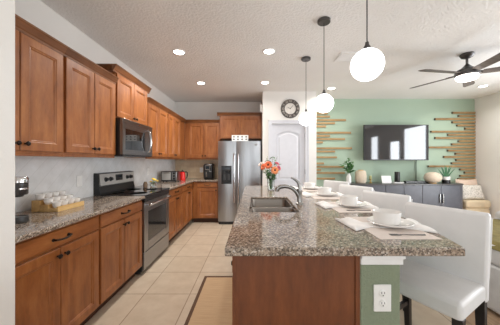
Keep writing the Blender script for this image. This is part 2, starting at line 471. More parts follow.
# stiles and rails stand in front of the recessed field
yf = PY+0.022
dr.box(0.368, 0.47, yf, PY+0.04, 0.01, 2.066).box(0.94, 1.042, yf, PY+0.04, 0.01, 2.066).box(0.47, 0.94, yf, PY+0.04, 0.01, 0.22).box(0.47, 0.94, yf, PY+0.04, 0.80, 0.93)
arc = [(0.47, 2.066), (0.47, 1.86)] + [(0.47+0.47*i/10, 1.86+0.07*(1-(2*i/10-1)**2)) for i in range(1, 10)] + [(0.94, 1.86), (0.94, 2.066)]
n = len(arc); dr.add([(x, yf, z) for x, z in arc] + [(x, PY+0.04, z) for x, z in arc], [tuple(range(n)), tuple(range(2*n-1, n-1, -1))] + [(i, (i+1) % n, n+(i+1) % n, n+i) for i in range(n)])
panel_arch(dr, 0.485, 0.925, 0.945, 1.915, 0.07, PY+0.03, PY+0.036, 0)
rect_loops(dr, 0.485, 0.925, 0.235, 0.785, [(0, PY+0.034), (0.0, PY+0.03), (0.03, PY+0.034), (0.045, PY+0.028)])
dr.build('door_panel', M['door_paint'], d, smooth=False)
hg = MB()
for z in (0.25, 1.1, 1.85): hg.cyl((1.047, PY+0.012, z-0.045), (1.047, PY+0.012, z+0.045), 0.008)
hg.build('door_hinge', M['nickel'], d)
MB().lathe([(0.026, 0), (0.026, 0.006), (0.01, 0.012), (0.01, 0.035), (0.026, 0.045), (0.024, 0.062), (1e-6, 0.066)], (0.42, PY+0.022, 1.0), 20, (0,-1,0)).build('door_knob', M['nickel'], d)
cs = MB()
cs.box(0.308, 0.368, PY-0.018, PY, 0, 2.07).box(1.042, 1.102, PY-0.018, PY, 0, 2.07).box(0.308, 1.102, PY-0.018, PY, 2.07, 2.13)
cs.box(0.300, 0.318, PY-0.024, PY, 0, 2.138).box(1.092, 1.11, PY-0.024, PY, 0, 2.138).box(0.300, 1.11, PY-0.024, PY, 2.12, 2.138)
struct('trim_1', cs, M['door_paint'], smooth=False)
struct('baseboard_pantry', MB().box(PX0, 0.30, PY-0.014, PY, 0, 0.1).box(1.11, PX1, PY-0.014, PY, 0, 0.1), M['white'], smooth=False)

# ------------------------------------------------------------------ cabinets (local frame: front faces -y, x to the right)
def knob(mb, x, z, y=-0.02):
    return mb.lathe([(0.006, 0), (0.005, 0.012), (0.013, 0.017), (0.016, 0.023), (0.012, 0.029), (1e-6, 0.031)], (x, y, z), 14, (0,-1,0))
def pull(mb, xc, z, L=0.11, y=-0.02):
    pts = [(xc-L/2, y, z), (xc-L/2, y-0.022, z), (xc-L/4, y-0.03, z-0.004), (xc, y-0.032, z-0.006), (xc+L/4, y-0.03, z-0.004), (xc+L/2, y-0.022, z), (xc+L/2, y, z)]
    mb.tube(pts, [0.008, 0.007, 0.006, 0.0065, 0.006, 0.007, 0.008], 8)
    for sx in (-1, 1): mb.lathe([(0.011, 0), (0.011, 0.004), (0.006, 0.008)], (xc+sx*L/2, y, z), 12, (0,-1,0))
    return mb
def door_mesh(x0, x1, z0, z1, st=0.058, t=0.02):
    mb = MB()
    rect_loops(mb, x0, x1, z0, z1, [(0, 0), (0, -t+0.003), (0.003, -t), (st, -t), (st+0.005, -t+0.004), (st+0.012, -t+0.005), (st+0.018, -t+0.011)])
    return mb
def drawer_mesh(x0, x1, z0, z1, t=0.02):
    mb = MB(); rect_loops(mb, x0, x1, z0, z1, [(0, 0), (0, -t+0.006), (0.006, -t), ]); return mb
def cabinet(name, label, group, loc, rz, w, depth, z0, z1, doors=(), drawers=(), toe=False, crown=None, rail=False, cat='cabinet', d0=0.0, crown_ends=(0, 0), ex=None, back=None):
    root = thing(name, label, cat, loc, rz, group, local=True)
    b = MB()
    if toe: b.box(0, w, 0, depth, z0+0.1, z1)
    else: b.box(0, w, 0, depth, z0, z1)
    if rail: b.box(0, w, 0.0, 0.02, z0-0.018, z0)
    b.build('body', M['wood'], root, bevel=0.0015, seg=1, smooth=False)
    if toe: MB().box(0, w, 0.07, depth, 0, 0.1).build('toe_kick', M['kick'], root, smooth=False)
    for (x0, x1, za, zb, kx, kz) in doors:
        o = door_mesh(x0, x1, za, zb).build('door', M['wood'], root, smooth=False)
        if kx is not None: knob(MB(), kx, kz).build('knob', M['bronze'], o)
    for (x0, x1, za, zb) in drawers:
        o = drawer_mesh(x0, x1, za, zb).build('drawer', M['wood_x'], root, smooth=False)
        pull(MB(), (x0+x1)/2, (za+zb)/2, min(0.12, (x1-x0)*0.35)).build('handle', M['bronze'], o)
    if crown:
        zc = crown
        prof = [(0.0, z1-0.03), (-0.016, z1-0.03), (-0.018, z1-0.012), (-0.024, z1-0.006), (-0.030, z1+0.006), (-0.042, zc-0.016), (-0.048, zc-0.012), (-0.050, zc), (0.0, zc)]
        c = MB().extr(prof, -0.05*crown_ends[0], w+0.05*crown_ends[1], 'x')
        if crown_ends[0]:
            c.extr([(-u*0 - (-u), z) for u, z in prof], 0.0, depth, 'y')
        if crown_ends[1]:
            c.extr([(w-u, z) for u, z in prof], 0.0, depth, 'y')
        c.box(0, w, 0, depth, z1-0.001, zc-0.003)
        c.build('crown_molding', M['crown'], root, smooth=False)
    return root
def two(w, za, zb, kz, g=0.016, m=0.003):
    c = w/2
    return [(g, c-m, za, zb, c-0.03, kz), (c+m, w-g, za, zb, c+0.03, kz)]
RZ = PI/2
UX = -1.53      # face of the upper carcasses, doors 2 cm in front
UD = UX - XL - 0.002
GU, GB = 'wall cabinets of the left run', 'base cabinets of the left run'
CT0, CT1 = 0.885, 0.917
y = [1.128, 1.826, 2.513, 3.263, 4.03, 4.74]
cabinet('wall_cabinet', 'honey wood wall cabinet cut off by the white wall edge, over the coffee maker', GU, (UX, y[0], 0), RZ, y[1]-y[0]-0.001, UD, 1.372, 2.19, two(y[1]-y[0], 1.389, 2.158, 1.435), crown=2.235, rail=True)
cabinet('wall_cabinet', 'honey wood two-door wall cabinet left of the microwave, over the cup rack', GU, (UX, y[1], 0), RZ, y[2]-y[1]-0.001, UD, 1.372, 2.19, two(y[2]-y[1], 1.389, 2.158, 1.435), crown=2.235, rail=True, crown_ends=(0, 0))
cabinet('wall_cabinet', 'short raised wall cabinet directly above the microwave', GU, (UX, y[2], 0), RZ, y[3]-y[2]-0.001, UD, 1.802, 2.325, two(y[3]-y[2], 1.815, 2.295, 1.85), crown=2.372, crown_ends=(1, 1))
cabinet('wall_cabinet', 'two-door wall cabinet right of the microwave, over the little yellow flowers', GU, (UX, y[3], 0), RZ, y[4]-y[3]-0.001, UD, 1.372, 2.19, two(y[4]-y[3], 1.389, 2.158, 1.435), crown=2.235, rail=True)
cabinet('wall_cabinet', 'two-door wall cabinet of the left wall next to the corner, over the toaster oven', GU, (UX, y[4], 0), RZ, 5.08-y[4], UD, 1.372, 2.19, [(0.016, 0.34, 1.389, 2.158, 0.315, 1.435), (0.346, 0.68, 1.389, 2.158, 0.375, 1.435)], crown=2.235, rail=True)
# back wall uppers
cabinet('wall_cabinet', 'two-door wall cabinet on the far wall, over the black air fryer', 'wall cabinets of the far wall', (UX+0.002, 5.08, 0), 0, -0.742-UX-0.004, YB-5.08-0.002, 1.372, 2.19, [(0.075, 0.425, 1.389, 2.158, 0.395, 1.435), (0.431, 0.775, 1.389, 2.158, 0.461, 1.435)], crown=2.235, rail=True)
cabinet('wall_cabinet', 'short raised wall cabinet above the stainless refrigerator', 'wall cabinets of the far wall', (-0.738, 4.97, 0), 0, 0.92, YB-4.97-0.002, 1.80, 2.325, two(0.92, 1.815, 2.295, 1.85, 0.03), crown=2.372, crown_ends=(1, 0))

BX = -1.295
BD = BX - XL - 0.002
yb = [1.128, 1.896, 2.632, 3.42, 4.13, 4.82]
def base(label, a, b, fl=0.0):
    w = b-a-0.001
    return cabinet('base_cabinet', label, GB, (BX, a, 0), RZ, w, BD, 0, CT0, [(p[0], p[1], 0.118, 0.748, p[4], 0.70) for p in two(w-fl, 0.118, 0.748, 0.7, 0.014)], [(0.014, w-fl-0.014, 0.762, 0.868)], toe=True)
base('wooden base cabinet with one drawer at the white wall edge, under the cup rack', yb[0], yb[1])
base('wooden base cabinet with one drawer touching the left side of the range', yb[1], yb[2]-0.005)
base('wooden base cabinet touching the far side of the range, under the yellow flowers', yb[3]+0.005, yb[4])
base('wooden base cabinet in the run next to the corner, under the toaster oven', yb[4], yb[5], 0.03)
cabinet('base_cabinet', 'single-door base cabinet on the far wall, between the corner and the refrigerator', 'base cabinets of the far wall', (BX+0.002, 4.845, 0), 0, -0.742-BX-0.002, YB-4.845-0.002, 0, CT0, [(0.10, 0.53, 0.118, 0.748, 0.50, 0.70)], [(0.10, 0.53, 0.762, 0.868)], toe=True)

# ------------------------------------------------------------------ worktops of the wall runs
CX = -1.25
tag(MB().box(XL+0.009, CX, 1.126, 2.638, CT0, CT1).build('countertop', M['granite'], at=(-1.55, 1.9, CT0), bevel=0.006, seg=2), 'speckled granite countertop left of the range, carrying the cup rack', 'countertop', 'granite countertops')
tag(MB().ngon([(XL+0.009, 3.415), (CX, 3.415), (CX, 4.80), (-0.742, 4.80), (-0.742, YB-0.009), (XL+0.009, YB-0.009)], CT0, CT1).build('countertop', M['granite'], at=(-1.55, 4.1, CT0), bevel=0.006, seg=2), 'L-shaped speckled granite countertop in the far corner, carrying toaster oven and air fryer', 'countertop', 'granite countertops')

# ------------------------------------------------------------------ range
R0, R1 = 2.636, 3.405
RXF = -1.262
rg = thing('kitchen_range', 'stainless steel range with black glass cooktop between the base cabinets', 'range', (-1.55, (R0+R1)/2, 0))
MB().box(-1.84, RXF-0.03, R0, R1, 0.03, 0.90).box(-1.80, RXF-0.06, R0+0.02, R1-0.02, 0.0, 0.03).build('body', M['darkgrey'], rg, smooth=False)
MB().box(-1.80, RXF+0.01, R0-0.006, R1+0.006, 0.90, 0.922).build('cooktop', M['blackgloss'], rg, bevel=0.004)
bn = MB()
for (bx, by, br) in ((-1.43, R0+0.2, 0.10), (-1.43, R1-0.2, 0.085), (-1.68, R0+0.19, 0.075), (-1.68, R1-0.2, 0.095)):
    MB().lathe([(br, 0), (br, 0.0006), (br-0.004, 0.0006), (br-0.004, 0)], (bx, by, 0.9222), 36).build('burner_ring', M['darkgrey'], rg)
MB().box(RXF-0.03, RXF+0.008, R0, R1, 0.842, 0.90).build('front_trim', M['black'], rg, bevel=0.006)
dd = MB(); x0, x1 = RXF-0.03, RXF
dd.box(x0, x1, R0, R0+0.1, 0.26, 0.838).box(x0, x1, R1-0.1, R1, 0.26, 0.838).box(x0, x1, R0+0.1, R1-0.1, 0.72, 0.838).box(x0, x1, R0+0.1, R1-0.1, 0.26, 0.36)
od = dd.build('oven_door', M['steel_h'], rg, bevel=0.003, seg=1, smooth=False)
MB().box(x0, x1-0.005, R0+0.098, R1-0.098, 0.358, 0.722).build('oven_window', M['ovenglass'], od)
MB().tube([(RXF, R0+0.06, 0.80), (RXF+0.045, R0+0.05, 0.805), (RXF+0.055, R0+0.12, 0.805), (RXF+0.06, (R0+R1)/2, 0.805), (RXF+0.055, R1-0.12, 0.805), (RXF+0.045, R1-0.05, 0.805), (RXF, R1-0.06, 0.80)], 0.013, 12).build('oven_handle', M['chrome'], od)
MB().box(RXF-0.03, RXF-0.002, R0, R1, 0.055, 0.25).build('storage_drawer', M['steel_h'], rg, bevel=0.004)
# backguard with a sloped control face
bp = [(-1.852, 0.90), (-1.772, 0.90), (-1.772, 0.945), (-1.79, 1.02), (-1.79, 1.17), (-1.852, 1.178)]
MB().extr(bp, R0, R1, 'y').build('backguard', M['black'], rg, bevel=0.003, seg=1, smooth=False)
cp = [(-1.788, 1.02), (-1.772, 1.03), (-1.786, 1.163), (-1.795, 1.168)]
cpo = MB().extr(cp, R0+0.012, R1-0.012, 'y').build('control_panel', M['satin'], rg, smooth=False)
for ky in (R0+0.11, R0+0.2, R1-0.2, R1-0.11):
    MB().lathe([(0.028, 0), (0.028, 0.006), (0.021, 0.01), (0.019, 0.028), (1e-6, 0.03)], (-1.779, ky, 1.097), 18, (1, 0, 0.1)).build('knob', M['black'], cpo)
dm = MB().box(-1.782, -1.776, (R0+R1)/2-0.075, (R0+R1)/2+0.075, 1.055, 1.145); dm.build('display', M['black'], cpo)
for k in range(4):
    pass
MB().box(-1.776, -1.7745, (R0+R1)/2-0.05, (R0+R1)/2+0.05, 1.10, 1.13).build('clock_display', M['bluelcd'], cpo)

# ------------------------------------------------------------------ microwave
mx = -1.444; m0, m1 = 2.516, 3.258; mz0, mz1 = 1.375, 1.798
mw = thing('microwave', 'grey steel over-range microwave hung under the short cabinet', 'microwave', (-1.65, (m0+m1)/2, mz0))
MB().box(XL+0.01, mx-0.03, m0, m1, mz0, mz1).build('body', M['black'], mw, bevel=0.003, smooth=False)
MB().box(mx-0.03, mx, m0, m1, mz1-0.055, mz1).build('vent_trim', M['steel_dark'], mw, bevel=0.003, smooth=False)
mdm = MB(); a, b = m0, m1-0.13
mdm.box(mx-0.03, mx, a, a+0.055, mz0+0.02, mz1-0.057).box(mx-0.03, mx, b-0.10, b, mz0+0.02, mz1-0.057).box(mx-0.03, mx, a+0.055, b-0.10, mz1-0.11, mz1-0.057).box(mx-0.03, mx, a+0.055, b-0.10, mz0+0.02, mz0+0.075)
md = mdm.build('microwave_door', M['steel_dark'], mw, smooth=False)
MB().box(mx-0.03, mx-0.004, a+0.053, b-0.098, mz0+0.073, mz1-0.108).build('window', M['blackgloss'], md)
MB().tube([(mx, b-0.03, mz0+0.06), (mx+0.03, b-0.03, mz0+0.075), (mx+0.05, b-0.03, mz0+0.15), (mx+0.054, b-0.03, mz0+0.2), (mx+0.05, b-0.03, mz0+0.26), (mx+0.03, b-0.03, mz1-0.08), (mx, b-0.03, mz1-0.07)], 0.014, 12).build('handle', M['chrome'], md)
MB().box(mx-0.03, mx-0.002, b+0.002, m1, mz0+0.02, mz1-0.057).build('control_panel', M['steel_dark'], mw)
MB().box(mx-0.04, mx-0.004, m0+0.01, m1-0.01, mz0, mz0+0.018).build('bottom_vent', M['black'], mw)
MB().box(mx, mx+0.001, (a+b)/2-0.0+0.05, (a+b)/2+0.09, mz1-0.036, mz1-0.022).build('emblem', M['chrome'], mw)

# ------------------------------------------------------------------ refrigerator
FX0, FX1, FY, FZ = -0.735, 0.150, 4.72, 1.734
fr = thing('refrigerator', 'stainless steel side-by-side refrigerator with a water dispenser', 'refrigerator', ((FX0+FX1)/2, 5.0, 0))
MB().box(FX0, FX1, FY+0.065, 5.38, 0.03, FZ-0.02).box(FX0+0.04, FX1-0.04, FY+0.1, 5.3, 0, 0.03).build('body', M['darkgrey'], fr, smooth=False)
MB().box(FX0+0.01, FX1-0.01, FY+0.03, FY+0.064, 0.005, 0.058).build('kick_grille', M['black'], fr)
fs = -0.355
def fdoor(xa, xb, hole=None):
    mb = MB(); n = 10
    def bow(x): u = (x-xa)/(xb-xa)*2-1; return FY + 0.018*u*u
    if hole is None: cells = [(xa, xb, 0.065, FZ)]
    else:
        hx0, hx1, hz0, hz1 = hole
        cells = [(xa, xb, 0.065, hz0), (xa, xb, hz1, FZ), (xa, hx0, hz0, hz1), (hx1, xb, hz0, hz1)]
    for (p, q, za, zb) in cells:
        k = max(2, int(round(n*(q-p)/(xb-xa))))
        pts = [(p+(q-p)*i/k, bow(p+(q-p)*i/k)) for i in range(k+1)]
        mb.ngon(pts + [(q, FY+0.06), (p, FY+0.06)], za, zb)
    return mb
hole = (-0.665, -0.455, 0.845, 1.22)
ld = fdoor(FX0, fs-0.004, hole).build('freezer_door', M['steel'], fr, angle=30)
rd = fdoor(fs+0.004, FX1, None).build('fridge_door', M['steel'], fr, angle=30)
def fhandle(x, zt, zb):
    return MB().tube([(x, FY+0.01, zt), (x, FY-0.045, zt-0.01), (x, FY-0.05, zt-0.06), (x, FY-0.05, (zt+zb)/2), (x, FY-0.05, zb+0.06), (x, FY-0.045, zb+0.01), (x, FY+0.01, zb)], 0.014, 12)
fhandle(fs-0.045, 1.47, 0.46).build('handle', M['chrome'], ld); fhandle(fs+0.045, 1.47, 0.46).build('handle', M['chrome'], rd)
dp = MB(); hx0, hx1, hz0, hz1 = hole
dp.box(hx0, hx1, FY+0.055, FY+0.063, hz0, hz1).box(hx0, hx0+0.012, FY+0.004, FY+0.055, hz0, hz1).box(hx1-0.012, hx1, FY+0.004, FY+0.055, hz0, hz1).box(hx0+0.012, hx1-0.012, FY+0.004, FY+0.055, hz1-0.10, hz1).box(hx0+0.012, hx1-0.012, FY+0.0, FY+0.055, hz0, hz0+0.02)
dpo = dp.build('dispenser', M['black'], fr, smooth=False)
MB().box(hx0+0.03, hx1-0.03, FY+0.002, FY+0.004, hz1-0.075, hz1-0.03).build('dispenser_display', M['bluelcd'], dpo)
pd = MB()
for px_ in (-0.605, -0.515): pd.box(px_-0.022, px_+0.022, FY+0.035, FY+0.05, hz0+0.08, hz0+0.2).cyl((px_, FY+0.03, hz1-0.15), (px_, FY+0.03, hz1-0.10), 0.016)
pd.build('dispenser_paddle', M['darkgrey'], dpo)
MB().lathe([(0.03, 0), (0.03, 0.003), (1e-6, 0.004)], (0.045, FY+0.006, 1.655), 20, (0,-1,0)).xf(Matrix.Identity(4)).build('emblem', M['nickel'], rd)

# white perforated basket on the refrigerator
bk = thing('storage_basket', 'small white basket with two rows of dark holes, on the refrigerator', 'basket', (-0.28, 4.83, FZ))
b0, b1, bz0, bz1 = -0.455, -0.11, FZ+0.001, FZ+0.128
bm_ = MB(); nx = 4
# front and back walls as lattices around 2 x 4 openings
cols = [b0+(b1-b0)*i/nx for i in range(nx+1)]
for yy in (4.775, 4.885):
    for i in range(nx+1):
        xc = cols[i]; bm_.box(max(b0, xc-0.026), min(b1, xc+0.026), yy-0.004, yy+0.004, bz0, bz1)
    for (za, zb) in ((bz0, bz0+0.026), (bz0+0.052, bz0+0.078), (bz0+0.104, bz1)):
        bm_.box(b0, b1, yy-0.0041, yy+0.0041, za, zb)
bm_.box(b0, b0+0.008, 4.775, 4.885, bz0, bz1).box(b1-0.008, b1, 4.775, 4.885, bz0, bz1)
bm_.build('basket_wall', M['plastic_white'], bk, smooth=False)
MB().box(b0+0.009, b1-0.009, 4.78, 4.88, bz0, bz0+0.006).build('basket_bottom', M['plastic_white'], bk, smooth=False)
MB().box(b0+0.015, b1-0.015, 4.79, 4.875, bz0+0.007, bz0+0.108).build('liner', M['black'], bk, bevel=0.008)

# ------------------------------------------------------------------ island
IZ0, IZ1 = 0.877, 0.917
SX0, SX1, SY0, SY1 = -0.03, 0.37, 1.80, 2.55
PYI = 1.085
isl = thing('kitchen_island', 'kitchen island base with wooden end panel and sage green bar wall', 'kitchen island', (0.3, 2.38, 0))
bodym = MB().box(-0.085, 0.505, PYI+0.02, SY0-0.03, 0.1, IZ0).box(-0.085, 0.505, SY1+0.03, 3.66, 0.1, IZ0).box(-0.085, 0.505, SY0-0.03, SY1+0.03, 0.1, 0.66).box(-0.085, -0.06, SY0-0.03, SY1+0.03, 0.66, IZ0).box(0.45, 0.505, SY0-0.03, SY1+0.03, 0.66, IZ0)
bodym.build('carcass', M['wood'], isl, smooth=False)
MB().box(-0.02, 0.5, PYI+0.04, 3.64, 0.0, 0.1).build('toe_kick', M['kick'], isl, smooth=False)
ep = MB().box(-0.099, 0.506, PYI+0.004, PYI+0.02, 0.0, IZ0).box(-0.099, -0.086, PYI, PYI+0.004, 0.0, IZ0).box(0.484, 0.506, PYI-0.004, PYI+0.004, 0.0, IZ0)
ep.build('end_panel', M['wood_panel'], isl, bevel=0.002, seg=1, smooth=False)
MB().box(0.507, 0.70, PYI, 3.66, 0.0, IZ0-0.048).build('knee_wall', M['knee'], isl, bevel=0.008, smooth=False)
tp = [( -0.012, IZ0-0.053), (-0.016, IZ0-0.03), (-0.022, IZ0-0.012), (-0.022, IZ0)]
MB().box(0.507, 0.708, PYI-0.010, 3.66, IZ0-0.048, IZ0-0.016).box(0.507, 0.713, PYI-0.02, 3.66, IZ0-0.018, IZ0).build('cap_trim', M['white'], isl, bevel=0.004, smooth=False)
MB().box(0.70, 0.712, PYI+0.0, 3.66, 0.0, 0.1).build('baseboard', M['white'], isl, smooth=False)
ys = [PYI+0.03, 1.72, 2.63, 3.14, 3.65]
for i in range(4):
    w = ys[i+1]-ys[i]
    parts = [(ys[i]+0.008, (ys[i]+ys[i+1])/2-0.002), ((ys[i]+ys[i+1])/2+0.002, ys[i+1]-0.008)] if w > 0.55 else [(ys[i]+0.008, ys[i+1]-0.008)]
    for (a, b) in parts:
        mb = door_mesh(0, b-a, 0.118, 0.748); mb.xf(Matrix.Translation((-0.085, b, 0)) @ Matrix.Rotation(-PI/2, 4, 'Z'))
        o = mb.build('door', M['wood'], isl, smooth=False)
        kb = knob(MB(), 0.03, 0.70); kb.xf(Matrix.Translation((-0.085, b, 0)) @ Matrix.Rotation(-PI/2, 4, 'Z')); kb.build('knob', M['bronze'], o)
    mb = drawer_mesh(0, w-0.016, 0.762, 0.864); mb.xf(Matrix.Translation((-0.085, ys[i+1]-0.008, 0)) @ Matrix.Rotation(-PI/2, 4, 'Z'))
    o = mb.build('drawer', M['wood_x'], isl, smooth=False)
    if i != 1:
        kb = pull(MB(), (w-0.016)/2, 0.813); kb.xf(Matrix.Translation((-0.085, ys[i+1]-0.008, 0)) @ Matrix.Rotation(-PI/2, 4, 'Z')); kb.build('handle', M['bronze'], o)
# granite top with a bowed bar edge and the sink cut-out, built of strips that share vertices
def bowx(yy):
    ks = [(1.056, 0.984), (1.3, 1.043), (1.6, 1.075), (2.2, 1.095), (2.8, 1.09), (3.4, 1.065), (3.72, 1.04)]
    for (a, xa), (b, xb) in zip(ks, ks[1:]):
        if yy <= b + 1e-6:
            t = (yy-a)/(b-a); return xa + (xb-xa)*t
    return ks[-1][1]
def island_top():
    bm = bmesh.new()
    IX0, Y0, Y1 = -0.134, 1.056, 3.72
    yv = [1.056, 1.3, 1.6, SY0, 2.2, SY1, 2.8, 3.1, 3.4, 3.72]
    xs = [IX0, SX0, SX1, None]
    g = [[bm.verts.new((x if x is not None else bowx(yy), yy, IZ1)) for x in xs] for yy in yv]
    faces = []
    for j in range(len(yv)-1):
        for i in range(3):
            if i == 1 and yv[j] >= SY0-1e-6 and yv[j+1] <= SY1+1e-6: continue
            faces.append(bm.faces.new((g[j][i], g[j][i+1], g[j+1][i+1], g[j+1][i])))
    r = bmesh.ops.extrude_face_region(bm, geom=faces)
    for e in r['geom']:
        if isinstance(e, bmesh.types.BMVert): e.co.z = IZ0
    bmesh.ops.recalc_face_normals(bm, faces=bm.faces)
    me = bpy.data.meshes.new('island_countertop'); bm.to_mesh(me); bm.free()
    at = Vector((0.45, 2.38, IZ0))
    me.transform(Matrix.Translation(-at)); me.materials.append(M['granite'])
    me.polygons.foreach_set('use_smooth', [True]*len(me.polygons)); me.set_sharp_from_angle(angle=math.radians(35))
    o = bpy.data.objects.new('countertop', me); COL.objects.link(o); o.location = at
    b = o.modifiers.new('bevel', 'BEVEL'); b.width = 0.006; b.segments = 2; b.limit_method = 'ANGLE'; b.angle_limit = math.radians(40)
    return tag(o, 'long granite island countertop with bowed bar edge, sink and place settings', 'countertop', 'granite countertops')
island_top()
# electrical outlet on the green end
def plate(label, c, ax, name, cat, w=0.075, h=0.118, kind='outlet', group=None):
    """c: centre on the wall; ax: 'y' faces -y, 'x' faces +x"""
    t = thing(name, label, cat, c, 0 if ax == 'y' else PI/2, group, local=True)
    MB().box(-w/2, w/2, -0.006, 0, -h/2, h/2).build('cover_plate', M['plastic_white'], t, bevel=0.003)
    if kind == 'outlet':
        for dz in (-0.024, 0.024):
            r = MB().lathe([(0.017, 0), (0.017, 0.003), (0.015, 0.004)], (0, -0.006, dz), 24, (0,-1,0)).build('receptacle', M['plastic_white'], t)
            MB().box(-0.008, -0.0055, -0.0106, -0.0100, dz-0.001, dz+0.009).box(0.0055, 0.008, -0.0106, -0.0100, dz-0.001, dz+0.008).box(-0.0025, 0.0025, -0.0106, -0.0100, dz-0.011, dz-0.006).build('slot', M['black'], r, smooth=False)
    else:
        MB().box(-0.017, 0.017, -0.009, -0.006, -0.033, 0.033).build('rocker', M['plastic_white'], t, bevel=0.002)
    return t
plate('white electrical outlet on the sage green end of the island', (0.6115, PYI, 0.67), 'y', 'electrical_outlet', 'outlet', 0.083, 0.128)
plate('white switch plate on the pale backsplash between cup rack and range', (XL+0.008, 2.423, 1.107), 'x', 'light_switch', 'switch', 0.075, 0.118, 'switch')
plate('white outlet plate on the pale backsplash above the yellow flowers', (XL+0.008, 4.0, 1.13), 'x', 'electrical_outlet', 'outlet')
plate('white outlet plate on the tan backsplash beside the air fryer', (-1.235, YB-0.008, 1.107), 'y', 'electrical_outlet', 'outlet')
tag(MB().box(0.135, PX0, 4.70, 4.76, 2.33, 2.49).build('door_chime', M['plastic_white'], at=(0.16, 4.73, 2.33), bevel=0.006), 'small white chime box on the pantry side wall above the refrigerator', 'chime')

# sink: two bowls
sk = thing('kitchen_sink', 'stainless double-bowl sink set into the granite island', 'sink', (0.17, 2.17, 0.68))
def bowl(x0, x1, y0, y1, zt, zb):
    mb = MB(); r = 0.05
    def loop(ins, z, rr):
        pts = []
        for cx, cy, a0 in ((x1-ins-rr, y1-ins-rr, 0), (x0+ins+rr, y1-ins-rr, PI/2), (x0+ins+rr, y0+ins+rr, PI), (x1-ins-rr, y0+ins+rr, 1.5*PI)):
            for k in range(6): pts.append((cx+rr*math.cos(a0+PI/2*k/5), cy+rr*math.sin(a0+PI/2*k/5), z))
        return pts
    ls = [loop(-0.012, zt-0.004, 0.05), loop(-0.012, zt, 0.05), loop(0.0, zt, r), loop(0.003, zt-0.01, r), loop(0.01, zb+0.03, r), loop(0.03, zb+0.004, r*0.8), loop(0.06, zb, r*0.6)]
    n = len(ls[0]); vs = [p for l in ls for p in l]
    fs = [(i*n+j, i*n+(j+1) % n, (i+1)*n+(j+1) % n, (i+1)*n+j) for i in range(len(ls)-1) for j in range(n)]
    fs.append(tuple((len(ls)-1)*n+j for j in range(n)))
    return mb.add(vs, fs)
for (a, b, rimz) in ((SY0+0.014, 2.055, 0), (2.085, SY1-0.014, 0)):
    o = bowl(SX0+0.014, SX1-0.014, a, b, IZ0-0.001+0.02, 0.70).build('bowl', M['sink'], sk, angle=60)
    MB().lathe([(0.04, 0), (0.04, 0.003), (0.03, 0.004), (0.02, 0.001)], ((SX0+SX1)/2, (a+b)/2, 0.7005), 20).build('drain', M['chrome'], o)
MB().box(SX0+0.014, SX1-0.014, 2.056, 2.084, 0.80, IZ0+0.022).build('divider', M['sink'], sk, bevel=0.008)
# faucet
fc = thing('faucet', 'brushed nickel pull-out faucet with tall lever behind the sink', 'faucet', (0.432, 2.137, IZ1))
MB().lathe([(0.034, 0.0005), (0.034, 0.008), (0.026, 0.014), (0.024, 0.02), (0.023, 0.10), (0.026, 0.12), (0.024, 0.145), (0.012, 0.158), (1e-6, 0.16)], (0.432, 2.137, IZ1), 24).build('body', M['nickel'], fc)
MB().tube([(0.43, 2.137, 0.975), (0.405, 2.137, 1.025), (0.37, 2.137, 1.06), (0.33, 2.137, 1.078), (0.29, 2.137, 1.083), (0.255, 2.137, 1.078)], [0.02, 0.019, 0.018, 0.018, 0.019, 0.02], 14).build('spout', M['nickel'], fc)
MB().tube([(0.262, 2.137, 1.081), (0.235, 2.137, 1.072), (0.222, 2.137, 1.055), (0.22, 2.137, 1.035)], [0.02, 0.021, 0.021, 0.019], 14).build('spray_head', M['nickel'], fc)
MB().tube([(0.432, 2.137, 1.06), (0.432, 2.137, 1.085), (0.418, 2.137, 1.12), (0.39, 2.137, 1.145), (0.352, 2.137, 1.165)], [0.021, 0.018, 0.013, 0.010, 0.007], 12).build('lever', M['nickel'], fc)

# kitchen mat
km = thing('floor_mat', 'tan woven kitchen mat with brown border, along the island on the floor', 'mat', (-0.32, 1.75, 0))
MB().box(-0.526, -0.12, 0.93, 2.567, 0.001, 0.010).build('weave', M['mat'], km, smooth=False)
MB().box(-0.556, -0.525, 0.90, 2.597, 0.001, 0.012).box(-0.121, -0.09, 0.90, 2.597, 0.001, 0.012).box(-0.525, -0.121, 0.90, 0.931, 0.001, 0.012).box(-0.525, -0.121, 2.566, 2.597, 0.001, 0.012).build('border', M['mat_edge'], km, bevel=0.002, seg=1, smooth=False)

